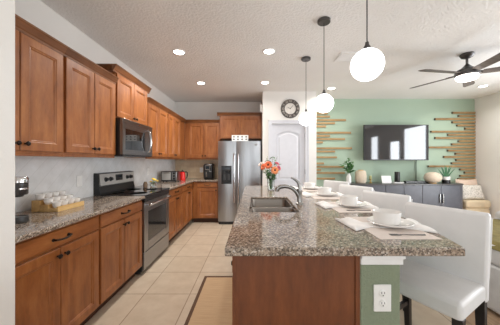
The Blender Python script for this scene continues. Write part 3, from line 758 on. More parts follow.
# ------------------------------------------------------------------ counter stools
CS = 1.12
WIDE = Matrix.Diagonal((CS, CS, 1.0, 1.0))
UP = Matrix.Translation((0, 0, -0.1584)) @ Matrix.Diagonal((CS, CS, CS, 1.0))   # seat top 0.614 m, back 1.018 m
def make_chair(label, loc, rz):
    t = thing('counter_chair', label, 'chair', loc, rz, 'white counter chairs along the island', local=True)
    # seat cushion: rounded pad, front at -y
    MB().box(-0.195, 0.195, -0.12, 0.20, 0.605, 0.69).xf(UP).build('seat', M['leather'], t, bevel=0.022, seg=4, angle=60)
    # leaning backrest, one slab following a gentle curve
    prof = [(0.175, 0.60), (0.225, 0.60), (0.232, 0.70), (0.245, 0.85), (0.262, 1.03), (0.258, 1.045), (0.245, 1.05), (0.228, 1.047), (0.218, 1.03), (0.200, 0.85), (0.182, 0.72)]
    MB().extr(prof, -0.20, 0.20, 'x').xf(UP).build('backrest', M['leather'], t, bevel=0.014, seg=3, angle=60)
    # piping line along the top edge of the backrest
    MB().tube([(-0.196, 0.212, 0.66), (-0.198, 0.248, 0.85), (-0.198, 0.268, 1.02)], 0.004, 8).xf(UP).build('piping', M['leather'], t)
    MB().tube([(0.196, 0.212, 0.66), (0.198, 0.248, 0.85), (0.198, 0.268, 1.02)], 0.004, 8).xf(UP).build('piping', M['leather'], t)
    for sx in (-1, 1):
        for (yy, lean) in ((-0.095, 0.012), (0.19, 0.03)):
            x = sx*0.175; s = -1 if yy < 0 else 1
            h0 = 0.020; h1 = 0.014; z1 = 0.530; yb_ = yy + s*lean
            MB().add([(x-h1, yb_-h1, 0), (x+h1, yb_-h1, 0), (x+h1, yb_+h1, 0), (x-h1, yb_+h1, 0), (x-h0, yy-h0, z1), (x+h0, yy-h0, z1), (x+h0, yy+h0, z1), (x-h0, yy+h0, z1)],
                     [(0,3,2,1),(4,5,6,7),(0,1,5,4),(1,2,6,5),(2,3,7,6),(3,0,4,7)]).xf(WIDE).build('leg', M['leg'], t, bevel=0.002, seg=1, smooth=False)
    MB().box(-0.16, 0.16, -0.116, -0.090, 0.22, 0.255).xf(WIDE).build('footrest', M['leg'], t, bevel=0.002, seg=1, smooth=False)
    for sx in (-1, 1):
        MB().box(sx*0.175-0.010, sx*0.175+0.010, -0.09, 0.19, 0.285, 0.315).xf(WIDE).build('stretcher', M['leg'], t, smooth=False)
    return t
CH = -math.radians(59)
ch = make_chair('white upholstered counter chair nearest the camera, at the open end of the island', (1.024, 1.371, 0), CH)
for dy, lab in ((0.672, 'white upholstered counter chair, second from the open end of the island'), (1.30, 'white upholstered counter chair, third from the open end of the island'), (1.96, 'white upholstered counter chair farthest from the camera, nearest the pantry')):
    dup(ch, (1.024, 1.371+dy, 0), lab)

# ------------------------------------------------------------------ place settings
def napkin_mesh(cx, cy, seed):
    rnd = random.Random(seed); mb = MB(); nx, ny = 30, 12
    ph = rnd.uniform(0, 6)
    top, bot = [], []
    for i in range(nx+1):
        u = i/nx*2-1
        for j in range(ny+1):
            v = j/ny*2-1
            e = max(0.0, (abs(u)-0.42)/0.58)
            wdt = 0.05 + 0.085*e
            x = cx + u*0.228 + 0.012*v*e*math.copysign(1, u); yv = cy + v*wdt + 0.035*u*(-1)*0.6
            dist = math.hypot(x-cx, yv-cy)
            fold = 0.008 + 0.05*e*(0.6+0.4*math.sin(5*v+ph+3*u))*(1-abs(v)**3)*(1-0.75*max(0, (abs(u)-0.8)/0.2))
            z = 0.0 if dist < 0.10 else fold
            h = 0.9205 + (0.0045 if dist < 0.12 else fold)
            top.append((x, yv, h)); bot.append((x, yv, 0.9202))
    N = len(top); mb.v = top + bot
    for i in range(nx):
        for j in range(ny):
            a = i*(ny+1)+j; q = (a, a+ny+1, a+ny+2, a+1)
            mb.f.append(q); mb.f.append(tuple(N+k for k in reversed(q)))
    ring = [i*(ny+1) for i in range(nx+1)] + [nx*(ny+1)+j for j in range(1, ny+1)] + [i*(ny+1)+ny for i in range(nx-1, -1, -1)] + [j for j in range(ny-1, 0, -1)]
    for a, b in zip(ring, ring[1:]+ring[:1]): mb.f.append((a, b, N+b, N+a))
    return mb
PLATE = [(1e-6, 0), (0.080, 0), (0.085, 0.004), (0.125, 0.016), (0.128, 0.020), (0.125, 0.024), (0.119, 0.023), (0.092, 0.0095), (1e-6, 0.0075)]
BOWL = [(1e-6, 0), (0.062, 0), (0.069, 0.003), (0.072, 0.010), (0.0785, 0.072), (0.0775, 0.075), (0.075, 0.073), (0.069, 0.014), (0.063, 0.008), (1e-6, 0.007)]
where = ['nearest the camera', 'second from the open end of the island', 'third from the open end of the island', 'farthest, near the flower vase']
for k, (px_, py_) in enumerate(((0.845, 1.414), (0.862, 2.02), (0.845, 2.65), (0.82, 3.26))):
    o = MB().box(px_-0.195, px_+0.125, py_-0.245, py_+0.225, 0.9173, 0.9195).build('placemat', M['placemat'], at=(px_, py_, 0.917), smooth=False)
    tag(o, 'pale blush rectangular placemat on the granite bar, ' + where[k], 'placemat', 'placemats on the island bar')
    o = napkin_mesh(px_-0.045, py_, 11+k).build('napkin', M['napkin'], at=(px_, py_, 0.9195), angle=80)
    tag(o, 'white cloth napkin spread under the plate, ' + where[k], 'napkin', 'napkins on the island bar')
    o = MB().lathe(PLATE, (px_, py_, 0.9265), 48).build('dinner_plate', M['ceramic'], at=(px_, py_, 0.9265), angle=50)
    tag(o, 'white round dinner plate on a napkin, ' + where[k], 'plate', 'plates on the island bar')
    o = MB().lathe(BOWL, (px_-0.02, py_, 0.9352), 48).build('soup_bowl', M['ceramic'], at=(px_, py_, 0.9352), angle=50)
    tag(o, 'deep white bowl standing on the plate, ' + where[k], 'bowl', 'bowls on the island bar')
    if k < 2:
        fk = MB(); zf = 0.9212; yy = py_-0.185; xa = px_-0.11
        fk.tube([(xa+0.19, yy, zf+0.001), (xa+0.12, yy, zf+0.001), (xa+0.075, yy, zf+0.004), (xa+0.055, yy, zf+0.003)], [0.005, 0.0035, 0.0025, 0.003], 8)
        fk.box(xa+0.042, xa+0.056, yy-0.011, yy+0.011, zf+0.0005, zf+0.0035)
        for q in range(4): fk.box(xa, xa+0.043, yy-0.011+q*0.0064, yy-0.0082+q*0.0064, zf+0.0005, zf+0.0032)
        tag(fk.build('fork', M['nickel'], at=(px_, yy, 0.9195)), 'steel fork lying on the placemat, ' + where[k], 'fork', 'forks on the placemats')

# ------------------------------------------------------------------ flowers on the island
VX, VY = 0.243, 3.168
vz = thing('flower_vase', 'clear glass vase holding coral flowers at the island end', 'vase', (VX, VY, IZ1))
MB().lathe([(1e-6, 0.001), (0.043, 0.001), (0.046, 0.004), (0.05, 0.09), (0.056, 0.19), (0.053, 0.19), (0.047, 0.09), (0.042, 0.012), (1e-6, 0.01)], (VX, VY, IZ1), 32).build('glass', M['glass'], vz, angle=60)
def gerbera(label, head, facing, r, m, seed):
    t = thing('gerbera_flower', label, 'flower', head, 0, 'flowers of the bouquet')
    rnd = random.Random(seed); h = Vector(head); f = Vector(facing).normalized()
    q = Vector((0,0,1)).rotation_difference(f)
    mb = MB()
    for ring, (rr, n, lift) in enumerate(((r, 16, 0.0), (r*0.72, 13, r*0.16))):
        for k in range(n):
            a = 2*PI*(k+0.5*ring)/n + rnd.uniform(-.06, .06); w = r*0.17
            d = Vector((math.cos(a), math.sin(a), 0)); s = Vector((-d.y, d.x, 0))
            z = lift
            pts = [d*r*0.18 - s*w*0.4 + Vector((0,0,z)), d*r*0.18 + s*w*0.4 + Vector((0,0,z)), d*rr*0.7 + s*w + Vector((0,0,z+r*0.16)), d*rr + Vector((0,0,z+r*0.10)), d*rr*0.7 - s*w + Vector((0,0,z+r*0.16))]
            dn = Vector((0,0,-r*0.035))
            P = [h + q @ p for p in pts] + [h + q @ (p+dn) for p in pts]
            mb.add(P, [(0,1,2,3,4), (9,8,7,6,5)] + [(i, 5+i, 5+(i+1) % 5, (i+1) % 5) for i in range(5)])
    mb.build('petals', m, t, smooth=False)
    MB().lathe([(r*0.26, 0), (r*0.27, r*0.14), (r*0.18, r*0.26), (1e-6, r*0.28)], h, 14, f).build('center', M['floretdark'], t)
    base_ = Vector((VX + (h.x-VX)*-0.12, VY + (h.y-VY)*-0.12, IZ1+0.02))
    mid = Vector((VX + (h.x-VX)*0.25, VY + (h.y-VY)*0.25, IZ1+0.19))
    MB().tube([base_, base_.lerp(mid, .5), mid, mid.lerp(h, .6) + Vector((0,0,.015)), h - f*0.004], 0.0032, 6).build('stem', M['leaf'], t)
gerbera('big coral gerbera with dark centre, left front of the bouquet', (0.20, 3.08, 1.265), (-0.25, -1, 0.35), 0.062, M['coral'], 1)
gerbera('big orange gerbera with dark centre, lower right front of the bouquet', (0.285, 3.07, 1.195), (0.25, -1, 0.25), 0.060, M['orange'], 2)
gerbera('coral gerbera at the far left of the bouquet', (0.135, 3.12, 1.24), (-0.8, -0.7, 0.4), 0.052, M['coral'], 3)
gerbera('pale peach flower on the left rim of the bouquet', (0.10, 3.18, 1.275), (-0.8, -0.3, 0.8), 0.045, M['whitep'], 4)
gerbera('pink flower on the right side of the bouquet', (0.345, 3.12, 1.225), (0.7, -0.7, 0.4), 0.042, M['pinkp'], 5)
gerbera('dark pink flower at the upper right of the bouquet', (0.325, 3.15, 1.285), (0.4, -0.5, 0.8), 0.036, M['pinkp'], 6)
def sprays(name, label, m, cx, cy, z0, specs, cat, leafl=0.05, leafw=0.016, seed=3, parent=None):
    rnd = random.Random(seed); mb = MB()
    for (dx, dy, z1, n) in specs:
        a = Vector((cx + dx*0.1, cy + dy*0.1, z0)); b = Vector((cx+dx, cy+dy, z1))
        mid = a.lerp(b, 0.5) + Vector((-dx*0.18, -dy*0.18, 0.01))
        mb.tube([a, mid, b], [0.0028, 0.0024, 0.0014], 6)
        for k in range(n):
            t = 0.45 + 0.55*k/max(1, n-1)
            p = (mid.lerp(b, (t-0.5)*2) if t > 0.5 else a.lerp(mid, t*2))
            ang = rnd.uniform(0, 2*PI); d = Vector((math.cos(ang), math.sin(ang), rnd.uniform(0.1, 0.9))).normalized()
            s = d.cross(Vector((0,0,1))).normalized(); L = leafl*rnd.uniform(0.7, 1.2); w = leafw*rnd.uniform(0.8, 1.2); up = s.cross(d)*0.15*L
            P = [p, p+d*L*0.45+s*w+up, p+d*L-up*0.6, p+d*L*0.45-s*w+up, p+d*L*0.5+up*0.2-Vector((0,0,0.0016))]
            mb.add(P, [(0,1,2,3), (0,4,1), (1,4,2), (2,4,3), (3,4,0)])
    if parent is not None: return mb.build(name, m, parent, smooth=False)
    o = mb.build(name, m, at=(cx, cy, z0), smooth=False)
    return tag(o, label, cat)
sprays('greenery_sprigs', 'green leafy sprigs filling the bouquet among the coral flowers', M['leaf'], VX, VY, IZ1+0.02, [(-0.12, -0.03, 1.21, 9), (-0.06, -0.09, 1.16, 10), (0.03, -0.10, 1.15, 10), (0.10, -0.04, 1.18, 9), (-0.02, 0.05, 1.34, 9), (0.06, 0.03, 1.35, 8), (-0.09, 0.03, 1.30, 8), (0.0, -0.08, 1.30, 8), (0.12, 0.02, 1.27, 7), (-0.05, 0.01, 1.13, 8), (0.05, -0.03, 1.13, 8)], 'greenery', 0.06, 0.018)
sprays('filler_sprigs', 'pale green airy sprigs rising at the top of the bouquet', M['leaf_pale'], VX, VY, IZ1+0.02, [(0.08, 0.0, 1.37, 10), (-0.05, 0.02, 1.375, 10), (0.02, -0.02, 1.36, 10)], 'greenery', 0.03, 0.007, 8)

# ------------------------------------------------------------------ left counter: coffee maker, cup rack
cm = thing('coffee_maker', 'silver and grey pod coffee maker peeking past the white wall edge', 'coffee maker', (-1.545, 1.42, CT1))
MB().lathe([(0.055, 0.0), (0.058, 0.008), (0.056, 0.035), (0.051, 0.038), (0.049, 0.033), (1e-6, 0.033)], (-1.555, 1.5, CT1), 32).build('drip_tray', M['darkgrey'], cm)
MB().box(-1.60, -1.49, 1.30, 1.40, CT1, 1.22).box(-1.575, -1.515, 1.38, 1.44, CT1, 0.955).build('body', M['darkgrey'], cm, bevel=0.02, seg=3)
MB().lathe([(1e-6, 1.085), (0.03, 1.085), (0.035, 1.095), (0.050, 1.098), (0.054, 1.105), (0.054, 1.175), (1e-6, 1.175)], (-1.555, 1.5, 0), 32).box(-1.60, -1.51, 1.38, 1.5, 1.10, 1.174).build('brew_head', M['darkgrey'], cm, angle=40)
MB().lathe([(0.0545, 1.178), (0.0565, 1.18), (0.0565, 1.205), (0.050, 1.216), (1e-6, 1.219)], (-1.555, 1.5, 0), 32).build('lid', M['chrome'], cm)
MB().lathe([(0.0545, 1.132), (0.0560, 1.134), (0.0560, 1.142), (0.0545, 1.144)], (-1.555, 1.5, 0), 32).build('silver_band', M['chrome'], cm)
rk = thing('cup_rack', 'stepped pale wooden rack of white cups on the left countertop', 'rack', (-1.65, 1.95, CT1))
steps = [(-1.755, -1.688, 1.005), (-1.688, -1.621, 0.972), (-1.621, -1.555, 0.945)]
rm = MB()
for a, b, z in steps:
    rm.box(a, b, 1.80, 2.08, CT1+0.0005, z)
rm.build('stepped_body', M['oak'], rk, bevel=0.002, seg=1, smooth=False)
MB().box(-1.5549, -1.545, 1.80, 2.08, CT1+0.0005, 0.957).build('front_lip', M['oak'], rk, smooth=False)
CUP = [(1e-6, 0), (0.019, 0), (0.022, 0.003), (0.029, 0.025), (0.032, 0.044), (0.0325, 0.046), (0.030, 0.046), (0.026, 0.025), (0.018, 0.007), (1e-6, 0.006)]
for i, (a, b, z) in enumerate(steps):
    for j, yy in enumerate((1.84, 1.907, 1.974, 2.041)):
        o = MB().lathe(CUP, ((a+b)/2, yy, z+0.0005), 24).build('cup', M['ceramic'], at=((a+b)/2, yy, z), angle=50)
        tag(o, 'small white cup on the %s step of the wooden rack, %s' % (('top', 'middle', 'lowest')[i], ('nearest the coffee maker', 'second from the coffee maker', 'third from the coffee maker', 'nearest the range')[j]), 'cup', 'white cups in the wooden rack')

# ------------------------------------------------------------------ small flowers beside the range, toaster oven, kettle, air fryer
fp = thing('flower_pot', 'small glass pot of yellow flowers beside the range backguard', 'flower pot', (-1.55, 3.52, CT1))
MB().lathe([(1e-6, 0.0005), (0.035, 0.0005), (0.045, 0.02), (0.043, 0.055), (0.036, 0.06), (0.033, 0.055), (0.04, 0.02), (1e-6, 0.008)], (-1.55, 3.52, CT1), 24).build('pot', M['glass'], fp)
sprays('foliage', '', M['leaf_pale'], -1.55, 3.52, CT1+0.03, [(-0.05, 0, 0.995, 6), (0.04, -0.02, 0.99, 6), (0.0, 0.03, 1.01, 6), (0.02, -0.04, 0.985, 5)], '', 0.035, 0.012, 5, fp)
yf_ = MB()
for (dx, dy, dz, r) in ((0.035, -0.02, 1.03, 0.026), (0.0, 0.0, 1.045, 0.022), (0.06, 0.01, 1.01, 0.018), (-0.03, -0.01, 1.005, 0.016)):
    for k in range(9):
        a = 2*PI*k/9; yf_.sphere((-1.55+dx+r*0.6*math.cos(a), 3.52+dy+r*0.6*math.sin(a), dz), r*0.42, 8, 6)
    yf_.sphere((-1.55+dx, 3.52+dy, dz+r*0.2), r*0.5, 8, 6)
yf_.build('blossoms', M['yellowp'], fp)
tag(MB().lathe([(1e-6, 0.0005), (0.025, 0.0005), (0.03, 0.005), (0.032, 0.05), (0.022, 0.075), (0.02, 0.085), (1e-6, 0.088)], (-1.66, 3.50, CT1), 20).build('amber_jar', plain('amber_glaze', (112, 88, 66), 0.25), at=(-1.66, 3.50, CT1)), 'small brown jar left of the yellow flowers', 'jar')

tx0, tx1, ty0, ty1, tz = -1.77, -1.475, 4.36, 4.60, CT1
to = thing('toaster_oven', 'silver toaster oven with dark edges in the corner', 'toaster oven', ((tx0+tx1)/2, 4.48, tz))
MB().box(tx0, tx1, ty0+0.01, ty1, tz+0.015, tz+0.205).build('body', M['steel'], to, bevel=0.008)
f_ = MB().box(tx0+0.002, tx1-0.002, ty0, ty0+0.012, tz+0.19, tz+0.203).box(tx0+0.002, tx1-0.002, ty0, ty0+0.012, tz+0.015, tz+0.04).box(tx0+0.002, tx0+0.014, ty0, ty0+0.012, tz+0.04, tz+0.19).box(tx1-0.105, tx1-0.092, ty0, ty0+0.012, tz+0.04, tz+0.19)
f_.build('front_frame', M['black'], to, smooth=False)
dg = MB().box(tx0+0.015, tx1-0.106, ty0+0.003, ty0+0.0095, tz+0.041, tz+0.189).build('glass_door', M['satin'], to)
MB().tube([(tx0+0.03, ty0+0.003, tz+0.17), (tx0+0.035, ty0-0.025, tz+0.172), (tx1-0.13, ty0-0.025, tz+0.172), (tx1-0.125, ty0+0.003, tz+0.17)], 0.006, 8).build('handle', M['chrome'], dg)
for kz in (0.165, 0.115, 0.065): MB().lathe([(0.02, 0), (0.018, 0.016), (1e-6, 0.018)], (tx1-0.048, ty0+0.01, tz+kz), 16, (0,-1,0)).build('knob', M['black'], to)
for (xx, yy) in ((tx0+0.03, ty0+0.04), (tx1-0.03, ty0+0.04), (tx0+0.03, ty1-0.03), (tx1-0.03, ty1-0.03)): MB().cyl((xx, yy, tz+0.0003), (xx, yy, tz+0.016), 0.012).build('foot', M['black'], to)

kt = thing('kettle', 'glossy red kettle with black handle beside the toaster oven', 'kettle', (-1.47, 4.72, CT1))
kx, ky = -1.47, 4.72
MB().lathe([(1e-6, 0.0005), (0.058, 0.0005), (0.063, 0.012), (0.062, 0.06), (0.054, 0.12), (0.048, 0.165), (0.046, 0.18), (1e-6, 0.182)], (kx, ky, CT1), 28).build('pot', M['red'], kt, angle=50)
MB().lathe([(0.046, 0.183), (0.036, 0.194), (0.012, 0.2), (0.012, 0.213), (1e-6, 0.217)], (kx, ky, CT1), 20).build('lid', M['black'], kt)
MB().tube([(kx+0.045, ky, CT1+0.168), (kx+0.075, ky, CT1+0.182), (kx+0.097, ky, CT1+0.165), (kx+0.10, ky, CT1+0.11), (kx+0.09, ky, CT1+0.06), (kx+0.06, ky, CT1+0.04)], [0.012, 0.013, 0.013, 0.012, 0.011, 0.01], 10).build('handle', M['black'], kt)
MB().tube([(kx-0.045, ky, CT1+0.12), (kx-0.066, ky, CT1+0.15), (kx-0.076, ky, CT1+0.172)], [0.022, 0.015, 0.011], 10).build('spout', M['red'], kt)

ax_, ay_ = -0.985, 5.06
af = thing('air_fryer', 'black air fryer with silver display on the far counter', 'air fryer', (ax_, ay_, CT1))
MB().box(ax_-0.108, ax_+0.108, ay_-0.12, ay_+0.14, CT1+0.0005, 1.262).build('body', M['black'], af, bevel=0.045, seg=5, angle=50)
MB().box(ax_-0.07, ax_+0.05, ay_-0.124, ay_-0.11, 1.12, 1.235).build('display_panel', M['nickel'], af, bevel=0.006)
MB().box(ax_-0.05, ax_+0.03, ay_-0.127, ay_-0.123, 1.145, 1.21).build('display', M['bluelcd'], af)
bkk = MB().box(ax_-0.092, ax_+0.092, ay_-0.128, ay_-0.10, 0.955, 1.105).build('basket_front', M['black'], af, bevel=0.01)
MB().box(ax_-0.045, ax_-0.015, ay_-0.165, ay_-0.127, 0.975, 1.085).build('handle', M['nickel'], bkk, bevel=0.008)

# ------------------------------------------------------------------ lamps
def recessed(label, x, yv, power):
    t = thing('recessed_light', label, 'ceiling light', (x, yv, CEIL), 0, 'recessed ceiling lights', local=True)
    MB().lathe([(0.062, -0.004), (0.066, -0.008), (0.084, -0.006), (0.086, -0.0005)], (0, 0, 0), 32).build('trim_ring', M['white'], t)
    MB().lathe([(0.0615, -0.002), (0.0615, -0.005), (0.03, -0.0065), (1e-6, -0.007)], (0, 0, 0), 32).build('lens', M['lamp'], t)
    l = bpy.data.lights.new('recessed_lamp', 'AREA'); l.shape = 'DISK'; l.size = 0.12; l.energy = power; l.color = (1.0, 0.96, 0.91); l.spread = math.radians(150)
    o = bpy.data.objects.new('recessed_lamp', l); COL.objects.link(o); o.parent = t; o.location = (0, 0, -0.012)
recessed('recessed ceiling light over the aisle, front left of the kitchen four', -0.957, 2.928, 14)
recessed('recessed ceiling light beside the farthest pendant, front right of the kitchen four', 0.198, 2.907, 4)
recessed('recessed ceiling light over the far corner counter, back left of the kitchen four', -0.942, 4.09, 14)
recessed('recessed ceiling light in front of the raised refrigerator cabinet, back right of the kitchen four', 0.205, 4.066, 3)
recessed('recessed ceiling light behind the middle pendant globe, near the green wall', 1.5, 4.39, LAMP_W)
recessed('recessed ceiling light right of the ceiling fan, near the right wall', 4.284, 4.256, LAMP_W)
for k, (x, yv, lab) in enumerate(((0.675, 1.356, 'white globe pendant lamp nearest the camera, cord running out of the picture top'), (0.70, 2.264, 'white globe pendant lamp in the middle of the three over the island'), (0.714, 3.10, 'white globe pendant lamp farthest away, hanging before the pantry wall'))):
    t = thing('pendant_lamp', lab, 'pendant lamp', (x, yv, CEIL), 0, 'globe pendants over the island', local=True)
    gz = 1.891 - CEIL
    MB().lathe([(1e-6, -0.0315), (0.055, -0.031), (0.062, -0.026), (0.063, -0.004), (0.060, -0.0005)], (0, 0, 0), 32).build('canopy', M['fanmetal'], t)
    MB().cyl((0, 0, gz+0.13), (0, 0, -0.03), 0.0035, n=8).build('cord', M['black'], t)
    MB().lathe([(0.022, gz+0.088), (0.02, gz+0.105), (0.012, gz+0.12), (0.010, gz+0.135), (0.005, gz+0.138)], (0, 0, 0), 20).build('socket_cap', M['fanmetal'], t)
    MB().sphere((0, 0, gz), 0.092, 40, 24).build('globe', M['globe'], t, angle=80)
# ceiling vent
vt = thing('ceiling_vent', 'white square air vent in the ceiling behind the nearest globe', 'vent', (1.31, 3.06, CEIL))
vm = MB(); vx0, vx1, vy0, vy1 = 1.13, 1.49, 2.925, 3.19
vm.box(vx0, vx1, vy0, vy0+0.03, CEIL-0.012, CEIL-0.0005).box(vx0, vx1, vy1-0.03, vy1, CEIL-0.012, CEIL-0.0005).box(vx0, vx0+0.03, vy0+0.03, vy1-0.03, CEIL-0.012, CEIL-0.0005).box(vx1-0.03, vx1, vy0+0.03, vy1-0.03, CEIL-0.012, CEIL-0.0005)
vm.build('frame', M['white'], vt, smooth=False)
vl = MB()
for k in range(7):
    yy = vy0+0.045+k*0.03; vl.add([(vx0+0.03, yy-0.008, CEIL-0.002), (vx1-0.03, yy-0.008, CEIL-0.002), (vx1-0.03, yy+0.01, CEIL-0.011), (vx0+0.03, yy+0.01, CEIL-0.011), (vx0+0.03, yy-0.006, CEIL-0.001), (vx1-0.03, yy-0.006, CEIL-0.001), (vx1-0.03, yy+0.012, CEIL-0.010), (vx0+0.03, yy+0.012, CEIL-0.010)], [(0,1,2,3),(4,5,6,7),(0,4,5,1),(2,3,7,6),(0,3,7,4),(1,2,6,5)])
vl.build('louver', M['white'], vt, smooth=False)

# ceiling fan
fx, fy = 2.793, 2.983
fn = thing('ceiling_fan', 'dark five-blade ceiling fan with a lit lamp in the living room', 'ceiling fan', (fx, fy, CEIL), 0, None, local=True)
MB().lathe([(0.075, -0.0005), (0.078, -0.012), (0.06, -0.045), (0.03, -0.06), (1e-6, -0.062)], (0,0,0), 28).build('canopy', M['fanmetal'], fn)
MB().cyl((0,0,-0.15), (0,0,-0.055), 0.014).build('downrod', M['fanmetal'], fn)
MB().lathe([(0.02, -0.135), (0.03, -0.15), (0.065, -0.185), (0.10, -0.205), (0.115, -0.215)], (0,0,0), 32).build('motor_cover', M['fanmetal'], fn)
MB().lathe([(0.09, -0.212), (0.125, -0.222), (0.13, -0.26), (0.125, -0.285), (0.118, -0.29), (1e-6, -0.29)], (0,0,0), 36).build('motor_housing', M['fanmetal'], fn)
MB().lathe([(0.117, -0.2905), (0.118, -0.31), (0.10, -0.335), (0.06, -0.35), (1e-6, -0.355)], (0,0,0), 36).build('lamp_lens', M['fanlamp'], fn)
for a in (45, 117, 189, 261, 333):
    R = Matrix.Rotation(math.radians(a), 4, 'Z') @ Matrix.Rotation(math.radians(-12), 4, 'X')
    mb = MB(); n = 10; top = []
    for i in range(n+1):
        u = i/n; x = 0.15+0.53*u; hw = 0.048+0.022*u - (0.02*max(0, (u-0.92)/0.08))
        top.append((x, hw))
    P = [(x, -h) for x, h in top] + [(x, h) for x, h in reversed(top)]
    mb.ngon(P, -0.258, -0.25); 
    mb.v = [tuple(R @ Vector((p[0], p[1], p[2]+0.254)) + Vector((0,0,-0.254))) for p in mb.v]
    bl = mb.build('blade', M['blade'], fn, smooth=False)
    ar = MB().box(0.11, 0.22, -0.018, 0.018, -0.2495, -0.243)
    ar.v = [tuple(R @ Vector((p[0], p[1], p[2]+0.254)) + Vector((0,0,-0.254))) for p in ar.v]
    ar.build('blade_arm', M['fanmetal'], bl, smooth=False)

# ------------------------------------------------------------------ clock on the pantry wall
ck = thing('wall_clock', 'round wall clock with dark numeral ring above the pantry door', 'clock', (0.739, PY, 2.372), 0, None, local=True)
MB().lathe([(0.112, 0.004), (0.112, 0.016), (0.120, 0.02), (0.180, 0.02), (0.190, 0.016), (0.192, 0.004)], (0,0,0), 48, (0,-1,0)).build('ring', M['clock_ring'], ck)
MB().lathe([(0.113, 0.003), (0.113, 0.010), (1e-6, 0.010)], (0,0,0), 40, (0,-1,0)).build('face', M['clock_face'], ck)
for k, s_ in enumerate(('XII', 'I', 'II', 'III', 'IV', 'V', 'VI', 'VII', 'VIII', 'IX', 'X', 'XI')):
    cu = bpy.data.curves.new('numeral', 'FONT'); cu.body = s_; cu.size = 0.062; cu.align_x = 'CENTER'; cu.align_y = 'CENTER'; cu.extrude = 0.0015; cu.space_character = 0.9
    cu.materials.append(M['clock_num'])
    tmp = bpy.data.objects.new('numeral_text', cu); me = bpy.data.meshes.new_from_object(tmp); bpy.data.objects.remove(tmp); bpy.data.curves.remove(cu)
    o = bpy.data.objects.new('numeral', me); COL.objects.link(o); o.parent = ck
    a = -2*PI*k/12
    o.matrix_local = Matrix.Rotation(PI/2, 4, 'X') @ Matrix.Rotation(a, 4, 'Z') @ Matrix.Translation((0, 0.150, 0.0215))
hd = MB().box(-0.004, 0.004, -0.0125, -0.0115, -0.015, 0.085)
hd.xf(Matrix.Rotation(math.radians(40), 4, 'Y')); hd.build('minute_hand', M['clock_ring'], ck, smooth=False)
hd = MB().box(-0.004, 0.004, -0.0145, -0.0135, -0.015, 0.058); hd.xf(Matrix.Rotation(math.radians(-62), 4, 'Y')); hd.build('hour_hand', M['clock_ring'], ck, smooth=False)

# ------------------------------------------------------------------ green wall: slats, television, console
def slat(label, x0, x1, z, grp, dark_left, k):
    yb_ = YG
    t = thing('wall_slat', label, 'slat', ((x0+x1)/2, YG, z), 0, grp)
    MB().box(x0, x1, YG-0.03, YG-0.0005, z-0.021, z+0.021).build('board', M['slat'], t, bevel=0.002, seg=1, smooth=False)
    if dark_left: MB().box(x0-0.014, x0-0.0003, YG-0.03, YG-0.0005, z-0.021, z+0.021).build('end_cap', M['slat_end'], t, smooth=False)
ords = ['topmost', '2nd', '3rd', '4th', '5th', '6th', '7th', '8th', '9th', '10th', '11th', '12th', '13th', '14th', '15th', '16th', '17th', '18th', '19th', '20th', '21st', 'lowest']
rl = [452.5, 458.5, 435, 452.3, 457, 465, 431, 447.8, 435, 458.5, 451.7, 428.3, 447.7, 455.4, 443.7, 456, 451.7, 428.3, 460, 464.6, 460, 458]
for k, p in enumerate(rl):
    x0 = round((p-253.5)*5.12/228, 3); z = 2.405 - 0.0709*k
    slat('wooden wall slat right of the television ending at the corner, %s from the top' % ords[k] if k not in (0, 21) else '%s wooden wall slat right of the television, ending at the corner' % ords[k], x0+0.014, XR-0.002, z, 'wall slats right of the television', True, k)
ll = [(120.0, 347), (123.2, 336), (126.4, 327), (116.5, 331), (113.3, 329), (132.7, 352), (135.9, 331), (139.1, 346), (142.4, 324), (148.3, 353), (151.5, 336), (157.3, 338), (163.4, 325), (166.8, 345), (169.9, 322), (173.0, 346), (178.6, 336)]
ll.sort()
for k, (yy, p) in enumerate(ll):
    z = round(EYE + (161-yy)*5.12/228, 3); x1 = round((p-253.5)*5.12/228, 3)
    slat('wooden wall slat between the pantry and the television, ' + ('topmost' if k == 0 else 'lowest' if k == len(ll)-1 else '%s from the top' % ords[k]), PX1+0.002, x1-0.02, z, 'wall slats left of the television', False, k)

tv = thing('television', 'large flat television on the green wall, reflecting windows', 'television', (3.09, 4.95, 1.33))
MB().box(2.39, 3.79, 4.93, 4.965, 1.335, 2.105).box(2.75, 3.45, 4.965, 4.99, 1.45, 1.95).build('frame', M['black'], tv, bevel=0.004)
MB().box(2.405, 3.775, 4.9275, 4.9298, 1.355, 2.092).build('screen', M['screen'], tv, smooth=False)
MB().box(2.95, 3.25, 4.99, YG-0.001, 1.62, 1.78).build('wall_bracket', M['black'], tv, smooth=False)
MB().tube([(3.60, 4.98, 1.5), (3.645, 5.09, 1.4), (3.65, 5.12, 1.3), (3.65, 5.12, 0.858)], 0.008, 8).build('cord', M['black'], tv)
